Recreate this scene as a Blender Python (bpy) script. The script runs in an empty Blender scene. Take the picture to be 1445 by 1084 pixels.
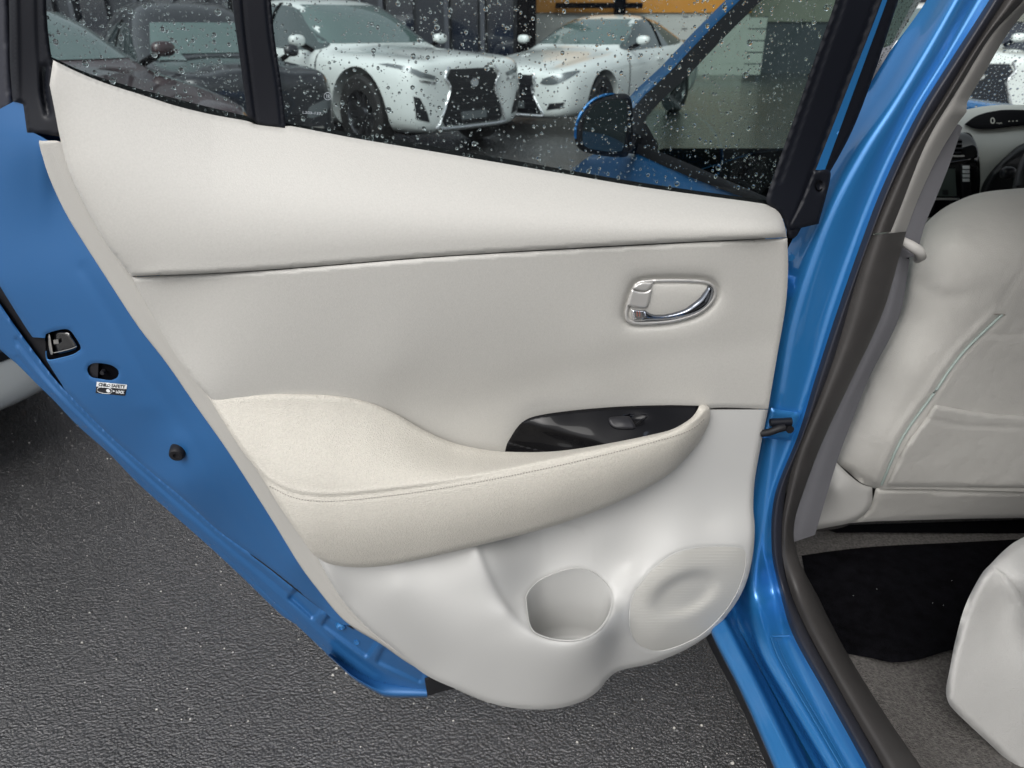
import bpy, math, random
import numpy as np
from mathutils import Vector, Matrix
from mathutils.geometry import delaunay_2d_cdt
from mathutils.bvhtree import BVHTree

# ------------------------------------------------------------------ camera, sky, sun, exposure
SC = bpy.context.scene
COL = SC.collection
FPX, CX, CY = 1032.0, 722.5, 542.0
PITCH = math.radians(26.0)
CAMH = 1.25
cam_d = bpy.data.cameras.new('camera')
cam = bpy.data.objects.new('camera', cam_d)
COL.objects.link(cam)
cam.location = (0, 0, CAMH)
cam.rotation_euler = (math.pi / 2 - PITCH, 0, 0)
cam_d.sensor_width = 36.0
cam_d.lens = 36.0 * FPX / 1445.0
cam_d.clip_start = 0.02
cam_d.clip_end = 600
cam_d.dof.use_dof = True
cam_d.dof.focus_distance = 0.98
cam_d.dof.aperture_fstop = 8.0
SC.camera = cam

world = bpy.data.worlds.new('World')
SC.world = world
world.use_nodes = True
wn = world.node_tree
bg = wn.nodes['Background']
sky = wn.nodes.new('ShaderNodeTexSky')
sky.sky_type = 'NISHITA'
sky.sun_disc = False
SUN_EL, SUN_ROT = math.radians(46), math.radians(205)
sky.sun_elevation = SUN_EL
sky.sun_rotation = SUN_ROT
sky.air_density = 1.0
sky.dust_density = 4.0
hsv = wn.nodes.new('ShaderNodeHueSaturation')      # overcast: the blue of the clear sky is washed out
hsv.inputs['Saturation'].default_value = 0.20
wn.links.new(sky.outputs[0], hsv.inputs['Color'])
wn.links.new(hsv.outputs[0], bg.inputs['Color'])
bg.inputs['Strength'].default_value = 0.15

sun_d = bpy.data.lights.new('sun', 'SUN')
sun = bpy.data.objects.new('sun', sun_d)
COL.objects.link(sun)
sun_d.energy = 1.1
sun_d.angle = math.radians(40)
sun_d.color = (1.0, 0.98, 0.95)
# sun_rotation 205 deg: direction towards the sun = (sin, cos) -> behind the camera, a little to the left
sd = Vector((math.sin(SUN_ROT) * math.cos(SUN_EL), math.cos(SUN_ROT) * math.cos(SUN_EL), math.sin(SUN_EL)))
sun.rotation_euler = sd.to_track_quat('Z', 'Y').to_euler()

SC.view_settings.view_transform = 'Standard'
SC.view_settings.look = 'None'
SC.view_settings.gamma = 1
SC.view_settings.use_curve_mapping = False
SC.view_settings.exposure = 0.30
SC.render.engine = 'CYCLES'
SC.cycles.use_denoising = True
SC.cycles.max_bounces = 10
SC.cycles.transparent_max_bounces = 24
SC.cycles.transmission_bounces = 8
SC.cycles.glossy_bounces = 5
SC.cycles.caustics_reflective = False
SC.cycles.caustics_refractive = False

rnd = random.Random(7)
nrs = np.random.RandomState(7)

# ------------------------------------------------------------------ measuring: a photo ray meets a plane of the place
SP, CP = math.sin(PITCH), math.cos(PITCH)
CAM = np.array([0.0, 0.0, CAMH])

def ray(px, py):
    px = np.asarray(px, float); py = np.asarray(py, float)
    X = (px - CX) / FPX; Y = (CY - py) / FPX
    return np.stack([X, CP + Y * SP, Y * CP - SP], -1)      # unit depth along the optical axis

YAW = math.radians(4.0)
CF = np.array([-math.sin(YAW), math.cos(YAW), 0.0])          # forward direction of the blue car
CR = np.array([math.cos(YAW), math.sin(YAW), 0.0])           # to its right (inboard)
QD = np.array([0.36, 0.90, 0.0]); ND = np.array([0.055, -0.9985, 0.0]); ND /= np.linalg.norm(ND)
QB = np.array([0.40, 0.95, 0.0]); NB = -CF
QS = np.array([0.41, 0.95, 0.0]); NS = -CR

def depth(px, py, mode, val):
    r = ray(px, py); val = np.asarray(val, float)
    if mode == 'w': n, q = ND, QD
    elif mode == 't': n, q = NB, QB
    elif mode == 's': n, q = NS, QS
    elif mode == 'z': return (val - CAMH) / r[..., 2]
    elif mode == 'y': return val / r[..., 1]
    elif mode == 'd': return val + 0 * r[..., 0]
    return (val - np.dot(CAM - q, n)) / (r @ n)

def P(px, py, mode, val):
    return CAM + ray(px, py) * np.asarray(depth(px, py, mode, val))[..., None]

def ctrl(pts, mode='w', lam=2e-4):
    """pts: (px,py,val) or (px,py,mode,val) -> function giving inverse depth over the picture, thin plate"""
    xs, ys, iv = [], [], []
    for p in pts:
        m, v = (mode, p[2]) if len(p) == 3 else (p[2], p[3])
        xs.append(p[0]); ys.append(p[1]); iv.append(1.0 / float(depth(p[0], p[1], m, v)))
    x = np.array(xs) / 500.0; y = np.array(ys) / 500.0; iv = np.array(iv)
    n = len(x)
    def K(r2): return 0.5 * r2 * np.log(r2 + 1e-12)
    r2 = (x[:, None] - x) ** 2 + (y[:, None] - y) ** 2
    A = np.zeros((n + 3, n + 3)); A[:n, :n] = K(r2) + lam * np.eye(n)
    A[:n, n] = 1; A[:n, n + 1] = x; A[:n, n + 2] = y
    A[n, :n] = 1; A[n + 1, :n] = x; A[n + 2, :n] = y
    s = np.linalg.lstsq(A, np.concatenate([iv, [0, 0, 0]]), rcond=None)[0]
    def f(px, py):
        px = np.asarray(px, float) / 500.0; py = np.asarray(py, float) / 500.0
        out = np.empty(px.shape)
        fx, fy, fo = px.ravel(), py.ravel(), out.ravel()
        for i in range(0, len(fx), 4000):
            q2 = (fx[i:i+4000, None] - x) ** 2 + (fy[i:i+4000, None] - y) ** 2
            fo[i:i+4000] = K(q2) @ s[:n] + s[n] + s[n + 1] * fx[i:i+4000] + s[n + 2] * fy[i:i+4000]
        return fo.reshape(px.shape)
    return f

def spline(pts, closed=False, step=3.0):
    """Catmull-Rom through points of any dimension; a repeated point is a corner"""
    pts = [np.array(p, float) for p in pts]
    segs, cur = [], [pts[0]]
    for p in pts[1:]:
        if np.linalg.norm(p - cur[-1]) < 1e-9:
            segs.append(cur); cur = [p]
        else: cur.append(p)
    segs.append(cur)
    if closed:
        if len(segs) == 1: segs[0] = segs[0] + [segs[0][0]]; loop = True
        else:
            loop = False
            segs[-1] = segs[-1] + segs[0]; segs = segs[1:]
    else: loop = False
    out = []
    for s in segs:
        if len(s) < 2: continue
        n = len(s)
        for i in range(n - 1):
            p1, p2 = s[i], s[i + 1]
            p0 = s[i - 1] if i > 0 else (s[n - 2] if loop else p1 * 2 - p2)
            p3 = s[i + 2] if i + 2 < n else (s[1] if loop else p2 * 2 - p1)
            d = np.linalg.norm((p2 - p1)[:2]); k = max(1, int(round(d / step)))
            for j in range(k):
                t = j / k
                out.append(0.5 * ((2 * p1) + (-p0 + p2) * t + (2*p0 - 5*p1 + 4*p2 - p3) * t*t + (-p0 + 3*p1 - 3*p2 + p3) * t**3))
    if not closed: out.append(segs[-1][-1])
    return np.array(out)

def seg_dist(px, py, line, closed=False):
    a = line if closed else line[:-1]
    b = np.roll(line, -1, 0) if closed else line[1:]
    best = np.full(px.shape, 1e9)
    ab = b - a; L2 = (ab ** 2).sum(1) + 1e-12
    for i in range(0, len(px), 3000):
        p = np.stack([px[i:i+3000], py[i:i+3000]], -1)[:, None, :]
        t = np.clip(((p - a) * ab).sum(-1) / L2, 0, 1)
        q = a + t[..., None] * ab
        best[i:i+3000] = np.sqrt(((p - q) ** 2).sum(-1)).min(1)
    return best

def inside(px, py, poly):
    r = np.zeros(px.shape, bool)
    n = len(poly); j = n - 1
    for i in range(n):
        xi, yi = poly[i]; xj, yj = poly[j]
        c = ((yi > py) != (yj > py)) & (px < (xj - xi) * (py - yi) / (yj - yi + 1e-15) + xi)
        r ^= c; j = i
    return r

def tag(o, label=None, cat=None, group=None, kind=None):
    if label: o['label'] = label
    if cat: o['category'] = cat
    if group: o['group'] = group
    if kind: o['kind'] = kind
    return o

def empty(name, loc=(0, 0, 0), rz=0, parent=None):
    o = bpy.data.objects.new(name, None); COL.objects.link(o)
    o.location = loc; o.rotation_euler = (0, 0, rz); o.empty_display_size = 0.1
    if parent: o.parent = parent
    return o

def mesh_obj(name, verts, faces, mat, parent=None, smooth=True, sharp_deg=None):
    me = bpy.data.meshes.new(name)
    me.from_pydata([tuple(v) for v in verts], [], [tuple(int(i) for i in f) for f in faces])
    me.validate()
    if smooth: me.polygons.foreach_set('use_smooth', [True] * len(me.polygons))
    if sharp_deg: me.set_sharp_from_angle(angle=math.radians(sharp_deg))
    if mat: me.materials.append(mat)
    o = bpy.data.objects.new(name, me); COL.objects.link(o)
    if parent: o.parent = parent
    return o

def tri_region(outline, step, holes=()):
    """triangulate a 2D region with an even grid inside"""
    verts = [tuple(p) for p in outline]; edges = [(i, (i + 1) % len(outline)) for i in range(len(outline))]
    for h in holes:
        b = len(verts); verts += [tuple(p) for p in h]
        edges += [(b + i, b + (i + 1) % len(h)) for i in range(len(h))]
    nb = len(verts)
    x0, y0 = outline.min(0); x1, y1 = outline.max(0)
    gx, gy = np.meshgrid(np.arange(x0, x1, step), np.arange(y0, y1, step * 0.866))
    gx = gx + (np.arange(gx.shape[0]) % 2)[:, None] * step * 0.5
    gx, gy = gx.ravel(), gy.ravel()
    ok = inside(gx, gy, outline)
    for h in holes: ok &= ~inside(gx, gy, h)
    gx, gy = gx[ok], gy[ok]
    if len(gx):
        d = seg_dist(gx, gy, outline, True)
        for h in holes: d = np.minimum(d, seg_dist(gx, gy, h, True))
        gx, gy = gx[d > step * 0.55], gy[d > step * 0.55]
    verts += list(zip(gx.tolist(), gy.tolist()))
    V, E, F, ov, oe, of = delaunay_2d_cdt([Vector(v) for v in verts], edges, [], 0, 1e-7)
    V = np.array([(v.x, v.y) for v in V]); F = np.array([f for f in F if len(f) == 3])
    c = V[F].mean(1)
    ok = inside(c[:, 0], c[:, 1], outline)
    for h in holes: ok &= ~inside(c[:, 0], c[:, 1], h)
    return V, F[ok]

def boundary_edges(F):
    seen = {}
    for t in F:
        for i in range(3):
            a, b = int(t[i]), int(t[(i + 1) % 3])
            seen[(a, b)] = True
    return [(a, b) for (a, b) in seen if (b, a) not in seen]

def patch(name, outline, f, mat, parent=None, step=4.0, rnd_px=0, rnd_m=0.0, grooves=(), bumps=(), thick=0.012,
          holes=(), round_line=None, hole_rnd=(3.0, .002), off=0.0, smooth_outline=True, extra=None):
    ol = spline(outline, True, step) if smooth_outline else np.array(outline, float)[:, :2]
    hs = [spline(h, True, step) for h in holes]
    V, F = tri_region(ol, step, hs)
    px, py = V[:, 0], V[:, 1]
    d = 1.0 / f(px, py)
    if rnd_px:
        line = spline(round_line, False, step) if round_line is not None else ol
        e = seg_dist(px, py, line, round_line is None)
        u = np.clip(1 - e / rnd_px, 0, 1)
        d = d + rnd_m * (1 - np.sqrt(np.clip(1 - u * u, 0, 1)))
        for h in hs:
            u = np.clip(1 - seg_dist(px, py, h, True) / hole_rnd[0], 0, 1)
            d = d + hole_rnd[1] * (1 - np.sqrt(np.clip(1 - u * u, 0, 1)))
    for g in grooves:                       # (line, width px, depth m)
        gl = spline(g[0], False, step)
        e = seg_dist(px, py, gl)
        d = d + g[2] * np.exp(-(e / g[1]) ** 2)
    for b in bumps:                         # (cx, cy, rx, ry, height towards the camera)
        d = d - b[4] * np.exp(-(((px - b[0]) / b[2]) ** 2 + ((py - b[1]) / b[3]) ** 2))
    if extra is not None: d = d + extra(px, py)
    d = d - off
    r = ray(px, py)
    W = CAM + r * d[:, None]
    nv = len(W)
    # orient faces to the camera
    a, b, c = W[F[:, 0]], W[F[:, 1]], W[F[:, 2]]
    nrm = np.cross(b - a, c - a)
    flip = (nrm * (a - CAM)).sum(1) > 0
    F = F.copy(); F[flip] = F[flip][:, ::-1]
    faces = F.tolist()
    if thick:
        back = CAM + r * (d + thick)[:, None]
        be = boundary_edges(F)
        ids = {}
        extra_v = []
        for (p, q) in be:
            for k in (p, q):
                if k not in ids: ids[k] = nv + len(extra_v); extra_v.append(back[k])
        W = np.vstack([W, np.array(extra_v)])
        nsk = len(faces)
        for (p, q) in be: faces.append([q, p, ids[p], ids[q]])
    o = mesh_obj(name, W, faces, mat, parent)
    if thick:
        me = o.data
        bset = {tuple(sorted(e)) for e in be}
        at = me.attributes.new('sharp_edge', 'BOOLEAN', 'EDGE')
        ev = np.zeros(len(me.edges) * 2, int); me.edges.foreach_get('vertices', ev); ev = ev.reshape(-1, 2)
        at.data.foreach_set('value', [tuple(sorted((int(p), int(q)))) in bset for p, q in ev])
    return o

def loft(name, rails, mat, parent=None, n=60, mode='w', closed=False, sub=4, flat=False):
    """rails: lists of (px,py,val) or (px,py,mode,val); skin between consecutive rails, smooth across"""
    R = []
    for rl in rails:
        pts = []
        for p in rl:
            m, v = (mode, p[2]) if len(p) == 3 else (p[2], p[3])
            pts.append(P(p[0], p[1], m, v))
        pts = np.array(pts)
        # dense spline then resample by arc length
        q = [pts[0]]
        N = len(pts)
        dense = []
        for i in range(N - 1):
            p1, p2 = pts[i], pts[i + 1]
            p0 = pts[i - 1] if i > 0 else p1 * 2 - p2
            p3 = pts[i + 2] if i + 2 < N else p2 * 2 - p1
            for j in range(12):
                t = j / 12
                dense.append(0.5 * ((2 * p1) + (-p0 + p2) * t + (2*p0 - 5*p1 + 4*p2 - p3) * t*t + (-p0 + 3*p1 - 3*p2 + p3) * t**3))
        dense.append(pts[-1]); dense = np.array(dense)
        L = np.concatenate([[0], np.cumsum(np.linalg.norm(np.diff(dense, axis=0), axis=1))]); L /= L[-1]
        t = np.linspace(0, 1, n)
        R.append(np.stack([np.interp(t, L, dense[:, k]) for k in range(3)], -1))
    R = np.array(R)                                     # rails x n x 3
    if not flat and len(R) > 2:
        rows = []
        M = len(R)
        for i in range(M - 1):
            p1, p2 = R[i], R[i + 1]
            p0 = R[i - 1] if i > 0 else p1 * 2 - p2
            p3 = R[i + 2] if i + 2 < M else p2 * 2 - p1
            for j in range(sub):
                t = j / sub
                rows.append(0.5 * ((2 * p1) + (-p0 + p2) * t + (2*p0 - 5*p1 + 4*p2 - p3) * t*t + (-p0 + 3*p1 - 3*p2 + p3) * t**3))
        rows.append(R[-1]); R = np.array(rows)
    m = len(R)
    faces = []
    for i in range(m - 1):
        for j in range(n - 1):
            faces.append((i * n + j, (i + 1) * n + j, (i + 1) * n + j + 1, i * n + j + 1))
    return mesh_obj(name, R.reshape(-1, 3), faces, mat, parent, sharp_deg=(28 if flat else None))

def tube(name, pts, r, mat, parent=None, seg=10, caps=True):
    pts = [np.array(p, float) for p in pts]
    rr = r if hasattr(r, '__len__') else [r] * len(pts)
    V, F = [], []
    for i, p in enumerate(pts):
        a = pts[max(0, i - 1)]; b = pts[min(len(pts) - 1, i + 1)]
        t = (b - a) / (np.linalg.norm(b - a) + 1e-12)
        up = np.array([0, 0, 1.0]) if abs(t[2]) < 0.9 else np.array([1.0, 0, 0])
        u = np.cross(t, up); u /= np.linalg.norm(u); v = np.cross(t, u)
        for k in range(seg):
            a_ = 2 * math.pi * k / seg
            V.append(p + rr[i] * (math.cos(a_) * u + math.sin(a_) * v))
    for i in range(len(pts) - 1):
        for k in range(seg):
            F.append((i * seg + k, i * seg + (k + 1) % seg, (i + 1) * seg + (k + 1) % seg, (i + 1) * seg + k))
    if caps: F.append(tuple(range(seg))[::-1]); F.append(tuple((len(pts) - 1) * seg + k for k in range(seg)))
    return mesh_obj(name, V, F, mat, parent, sharp_deg=50)

def box_mesh(x0, x1, y0, y1, z0, z1):
    V = [(x, y, z) for x in (x0, x1) for y in (y0, y1) for z in (z0, z1)]
    F = [(0, 1, 3, 2), (4, 6, 7, 5), (0, 4, 5, 1), (2, 3, 7, 6), (0, 2, 6, 4), (1, 5, 7, 3)]
    return V, F

def boxes(name, lst, mat, parent=None, bevel=0.0):
    V, F = [], []
    for b in lst:
        v, f = box_mesh(*b); k = len(V); V += v; F += [tuple(i + k for i in q) for q in f]
    o = mesh_obj(name, V, F, mat, parent, smooth=False)
    if bevel:
        m = o.modifiers.new('bevel', 'BEVEL'); m.width = bevel; m.segments = 2
    return o

def bake(o):
    dg = bpy.context.evaluated_depsgraph_get(); dg.update()
    me = bpy.data.meshes.new_from_object(o.evaluated_get(dg))
    o.modifiers.clear(); o.data = me
    return o

def lathe(prof, seg=28):
    """prof: (r, h) around Y axis"""
    V, F = [], []
    for (r, h) in prof:
        for k in range(seg):
            a = 2 * math.pi * k / seg
            V.append((r * math.cos(a), h, r * math.sin(a)))
    for i in range(len(prof) - 1):
        for k in range(seg):
            F.append((i * seg + k, (i + 1) * seg + k, (i + 1) * seg + (k + 1) % seg, i * seg + (k + 1) % seg))
    return V, F

# ------------------------------------------------------------------ materials
def mat(name, color, rough=0.5, metal=0.0, spec=0.5, coat=0.0, coat_rough=0.03, bump=None, var=None, sheen=0.0, flake=0.0):
    m = bpy.data.materials.new(name); m.use_nodes = True
    nt = m.node_tree; b = nt.nodes['Principled BSDF']
    b.inputs['Base Color'].default_value = (*color, 1)
    b.inputs['Roughness'].default_value = rough
    b.inputs['Metallic'].default_value = metal
    b.inputs['Specular IOR Level'].default_value = spec
    b.inputs['Coat Weight'].default_value = coat
    b.inputs['Coat Roughness'].default_value = coat_rough
    b.inputs['Sheen Weight'].default_value = sheen
    tc = nt.nodes.new('ShaderNodeTexCoord')
    if var:                                  # (scale, amount): slow colour variation, dirt
        n = nt.nodes.new('ShaderNodeTexNoise'); n.inputs['Scale'].default_value = var[0]; n.inputs['Detail'].default_value = 6
        nt.links.new(tc.outputs['Object'], n.inputs['Vector'])
        r = nt.nodes.new('ShaderNodeMapRange'); r.inputs['To Min'].default_value = 1 - var[1]; r.inputs['To Max'].default_value = 1 + var[1]
        r.inputs['From Min'].default_value = 0.3; r.inputs['From Max'].default_value = 0.7
        nt.links.new(n.outputs['Fac'], r.inputs['Value'])
        mx = nt.nodes.new('ShaderNodeVectorMath'); mx.operation = 'SCALE'; mx.inputs[0].default_value = color
        nt.links.new(r.outputs[0], mx.inputs['Scale']); nt.links.new(mx.outputs[0], b.inputs['Base Color'])
    if bump:                                 # list of (kind, scale, distance m, strength)
        prev = None
        for (kind, sc, dist, st) in bump:
            if kind == 'voronoi':
                t = nt.nodes.new('ShaderNodeTexVoronoi'); t.inputs['Scale'].default_value = sc; out = t.outputs['Distance']
                t.feature = 'SMOOTH_F1'
            elif kind == 'wave':
                t = nt.nodes.new('ShaderNodeTexWave'); t.inputs['Scale'].default_value = sc; out = t.outputs['Fac']; t.bands_direction = 'Z'
                t.inputs['Distortion'].default_value = 0
            else:
                t = nt.nodes.new('ShaderNodeTexNoise'); t.inputs['Scale'].default_value = sc; t.inputs['Detail'].default_value = 3; out = t.outputs['Fac']
            nt.links.new(tc.outputs['Object'], t.inputs['Vector'])
            bp = nt.nodes.new('ShaderNodeBump'); bp.inputs['Distance'].default_value = dist; bp.inputs['Strength'].default_value = st
            nt.links.new(out, bp.inputs['Height'])
            if prev: nt.links.new(prev.outputs[0], bp.inputs['Normal'])
            prev = bp
        nt.links.new(prev.outputs[0], b.inputs['Normal'])
    if flake:
        pass
    return m

M = {}
M['trim'] = mat('pale_trim_vinyl', (0.462, 0.453, 0.426), 0.52, bump=[('voronoi', 760, 0.0005, 0.4), ('noise', 1100, 0.0003, 0.3)], var=(420, 0.04))
M['trim_plastic'] = mat('pale_trim_plastic', (0.47, 0.47, 0.458), 0.45, bump=[('noise', 1800, 0.0002, 0.25)], var=(5, 0.02))
M['trim_edge'] = mat('pale_trim_edge', (0.42, 0.41, 0.385), 0.6, bump=[('voronoi', 700, 0.0005, 0.5)])
M['arm'] = mat('armrest_leatherette', (0.505, 0.482, 0.430), 0.7, bump=[('voronoi', 700, 0.0010, 0.8), ('noise', 500, 0.0006, 0.6)], var=(380, 0.07), sheen=0.1)
M['stitch'] = mat('stitch_thread', (0.27, 0.255, 0.23), 0.8)
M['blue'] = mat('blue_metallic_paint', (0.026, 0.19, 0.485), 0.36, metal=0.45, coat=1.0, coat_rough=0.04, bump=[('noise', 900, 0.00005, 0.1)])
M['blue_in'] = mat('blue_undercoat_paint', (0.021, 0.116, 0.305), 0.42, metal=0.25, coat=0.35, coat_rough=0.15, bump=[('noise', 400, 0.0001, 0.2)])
M['blackplas'] = mat('black_satin_plastic', (0.006, 0.007, 0.011), 0.42, spec=0.25, bump=[('noise', 900, 0.0002, 0.2)])
M['rubber'] = mat('black_rubber', (0.008, 0.008, 0.010), 0.55, spec=0.3, bump=[('noise', 600, 0.0003, 0.2)])
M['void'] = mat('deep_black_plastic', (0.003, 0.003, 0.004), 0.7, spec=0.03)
M['swgloss'] = mat('switch_panel_gloss', (0.003, 0.003, 0.004), 0.05, spec=0.22)
M['skygrey'] = mat('sky_reflection_grey', (0.16, 0.16, 0.175), 0.2, coat=1.0)  # grey stands for sky mirrored in the front door glass
M['piano'] = mat('gloss_black_plastic', (0.005, 0.005, 0.006), 0.06, coat=1.0, var=(40, 0.3))
M['satin_switch'] = mat('satin_switch', (0.014, 0.014, 0.017), 0.33, spec=0.3)
M['chrome'] = mat('chrome', (0.85, 0.86, 0.88), 0.04, metal=1.0)
M['chrome_refl'] = mat('chrome_dark_reflection', (0.24, 0.26, 0.30), 0.06, metal=1.0)  # chrome of the pull lever, its dark reflection put into the colour
M['satin'] = mat('satin_silver', (0.55, 0.54, 0.52), 0.3, metal=0.45)
M['steel'] = mat('bare_steel', (0.55, 0.54, 0.52), 0.3, metal=1.0)
M['dish'] = mat('satin_beige_plastic', (0.34, 0.335, 0.32), 0.25, metal=0.7)
M['speaker'] = mat('speaker_mesh', (0.43, 0.425, 0.40), 0.65)
M['seal'] = mat('navy_black_seal', (0.022, 0.024, 0.035), 0.45, bump=[('noise', 800, 0.0003, 0.3)])
M['browntrim'] = mat('brown_grey_plastic', (0.047, 0.044, 0.043), 0.55, bump=[('noise', 900, 0.0004, 0.4)], var=(30, 0.08))
M['greytrim'] = mat('grey_pillar_trim', (0.44, 0.43, 0.41), 0.6, bump=[('noise', 1000, 0.0003, 0.3)])
M['belt'] = mat('grey_belt_webbing', (0.15, 0.15, 0.165), 0.7, bump=[('wave', 260, 0.0006, 0.5), ('noise', 900, 0.0003, 0.3)])
M['seat'] = mat('pale_seat_fabric', (0.43, 0.42, 0.395), 0.75, bump=[('noise', 700, 0.0012, 0.6), ('noise', 11, 0.014, 0.45)], sheen=0.2, var=(7, 0.03))
M['seat2'] = mat('pale_seat_cushion', (0.42, 0.417, 0.405), 0.75, bump=[('noise', 700, 0.0012, 0.6), ('noise', 14, 0.010, 0.35)], sheen=0.2, var=(7, 0.03))
M['piping'] = mat('green_grey_piping', (0.30, 0.36, 0.34), 0.7)
M['shield'] = mat('seat_side_plastic', (0.42, 0.415, 0.40), 0.45)
M['carpet'] = mat('grey_carpet', (0.115, 0.108, 0.102), 0.95, bump=[('noise', 420, 0.004, 1.0), ('noise', 90, 0.004, 0.5)], var=(220, 0.45))
M['matm'] = mat('black_mat_pile', (0.003, 0.003, 0.004), 1.0, bump=[('noise', 400, 0.003, 0.8)], var=(60, 0.5), spec=0.05)
M['dash'] = mat('pale_dash_plastic', (0.56, 0.58, 0.54), 0.5)
M['blackint'] = mat('black_interior_plastic', (0.012, 0.013, 0.015), 0.35)
M['screen'] = mat('dim_screen', (0.09, 0.11, 0.10), 0.25)
M['white'] = mat('white_car_paint', (0.74, 0.78, 0.77), 0.3, coat=1.0)
M['dark'] = mat('dark_grey_car_paint', (0.018, 0.020, 0.026), 0.3, metal=0.3, coat=1.0)
M['silverdark'] = mat('gunmetal_car_paint', (0.075, 0.075, 0.08), 0.3, metal=0.4, coat=1.0)
M['barpale'] = mat('pale_grey_bumper', (0.30, 0.29, 0.27), 0.35, coat=0.5)
M['carglass'] = mat('car_window_glass_dark', (0.035, 0.055, 0.055), 0.05, spec=0.9, coat=1.0)
M['carscreen'] = mat('car_windscreen_glass', (0.10, 0.15, 0.145), 0.05, spec=0.9, coat=1.0)
M['grille'] = mat('black_grille', (0.008, 0.009, 0.012), 0.35)
M['lamp'] = mat('headlamp_cover', (0.16, 0.18, 0.19), 0.08, metal=0.3, coat=1.0)
M['amber'] = mat('amber_red_lens', (0.30, 0.07, 0.04), 0.2, coat=1.0)
M['tyre'] = mat('tyre_rubber', (0.014, 0.014, 0.015), 0.8)
M['rim'] = mat('dark_alloy', (0.16, 0.165, 0.18), 0.35, metal=0.9)
M['redsheen'] = mat('bonnet_reflection_maroon', (0.04, 0.017, 0.02), 0.3, coat=1.0)  # dark grey car; the reddish reflection on its bonnet is put into the paint
M['facade'] = mat('dark_navy_cladding', (0.010, 0.013, 0.022), 0.35)
M['slat'] = mat('black_slat', (0.012, 0.013, 0.018), 0.3)
M['mullion'] = mat('grey_mullion', (0.05, 0.055, 0.07), 0.4)
M['facglass'] = mat('facade_glass', (0.006, 0.010, 0.022), 0.08, coat=1.0)
M['orange'] = mat('orange_cladding', (0.50, 0.22, 0.03), 0.5, var=(0.6, 0.06))
M['palewall'] = mat('pale_wall', (0.42, 0.43, 0.41), 0.7, var=(0.8, 0.06))
M['beigewall'] = mat('beige_render', (0.20, 0.20, 0.17), 0.8, var=(0.8, 0.08))
M['labelblack'] = mat('label_black', (0.01, 0.01, 0.014), 0.4)
M['labelwhite'] = mat('label_white', (0.75, 0.77, 0.78), 0.4)
M['labelgrey'] = mat('label_grey', (0.42, 0.46, 0.50), 0.5)
M['beige_card'] = mat('beige_trim', (0.30, 0.28, 0.22), 0.7)

def glass_mat(name, tint, rough=0.0, gloss=0.35):
    m = bpy.data.materials.new(name); m.use_nodes = True
    nt = m.node_tree; nt.nodes.clear()
    out = nt.nodes.new('ShaderNodeOutputMaterial'); mix = nt.nodes.new('ShaderNodeMixShader')
    tr = nt.nodes.new('ShaderNodeBsdfTransparent'); gl = nt.nodes.new('ShaderNodeBsdfGlossy'); fr = nt.nodes.new('ShaderNodeFresnel')
    tr.inputs['Color'].default_value = (*tint, 1); gl.inputs['Roughness'].default_value = rough
    gl.inputs['Color'].default_value = (0.9, 0.95, 1, 1)
    fr.inputs['IOR'].default_value = 1.45
    mu = nt.nodes.new('ShaderNodeMath'); mu.operation = 'MULTIPLY'; mu.inputs[1].default_value = gloss
    nt.links.new(fr.outputs[0], mu.inputs[0]); nt.links.new(mu.outputs[0], mix.inputs[0]); nt.links.new(tr.outputs[0], mix.inputs[1]); nt.links.new(gl.outputs[0], mix.inputs[2])
    nt.links.new(mix.outputs[0], out.inputs[0])
    return m
M['glass'] = glass_mat('tinted_window_glass', (0.66, 0.74, 0.74))
M['glass_front'] = glass_mat('green_window_glass', (0.55, 0.66, 0.60))
M['glass_ws'] = glass_mat('windscreen_glass', (0.86, 0.92, 0.90))
dm = bpy.data.materials.new('water_drop'); dm.use_nodes = True
db = dm.node_tree.nodes['Principled BSDF']
db.inputs['Base Color'].default_value = (1, 1, 1, 1); db.inputs['Roughness'].default_value = 0.0
db.inputs['Transmission Weight'].default_value = 1.0; db.inputs['IOR'].default_value = 1.333
M['water'] = dm

# wet asphalt: dark binder, rounded stones, a film of water that mirrors the sky
am = bpy.data.materials.new('wet_asphalt'); am.use_nodes = True
nt = am.node_tree; b = nt.nodes['Principled BSDF']
tc = nt.nodes.new('ShaderNodeTexCoord')
v1 = nt.nodes.new('ShaderNodeTexVoronoi'); v1.inputs['Scale'].default_value = 215; v1.feature = 'SMOOTH_F1'; v1.inputs['Smoothness'].default_value = 0.5
n1 = nt.nodes.new('ShaderNodeTexNoise'); n1.inputs['Scale'].default_value = 190; n1.inputs['Detail'].default_value = 4; n1.inputs['Roughness'].default_value = 0.6
n2 = nt.nodes.new('ShaderNodeTexNoise'); n2.inputs['Scale'].default_value = 1.6; n2.inputs['Detail'].default_value = 5
for n in (v1, n1, n2): nt.links.new(tc.outputs['Object'], n.inputs['Vector'])
b1 = nt.nodes.new('ShaderNodeBump'); b1.inputs['Distance'].default_value = 0.004; b1.inputs['Strength'].default_value = 0.8; b1.invert = True
b2 = nt.nodes.new('ShaderNodeBump'); b2.inputs['Distance'].default_value = 0.006; b2.inputs['Strength'].default_value = 0.8
nt.links.new(v1.outputs['Distance'], b1.inputs['Height']); nt.links.new(n1.outputs['Fac'], b2.inputs['Height'])
nt.links.new(b1.outputs[0], b2.inputs['Normal']); nt.links.new(b2.outputs[0], b.inputs['Normal']); nt.links.new(b2.outputs[0], b.inputs['Coat Normal'])
cr = nt.nodes.new('ShaderNodeValToRGB')
cr.color_ramp.elements[0].position = 0.35; cr.color_ramp.elements[0].color = (0.012, 0.0115, 0.012, 1)
cr.color_ramp.elements[1].position = 0.7; cr.color_ramp.elements[1].color = (0.034, 0.033, 0.035, 1)
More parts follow.
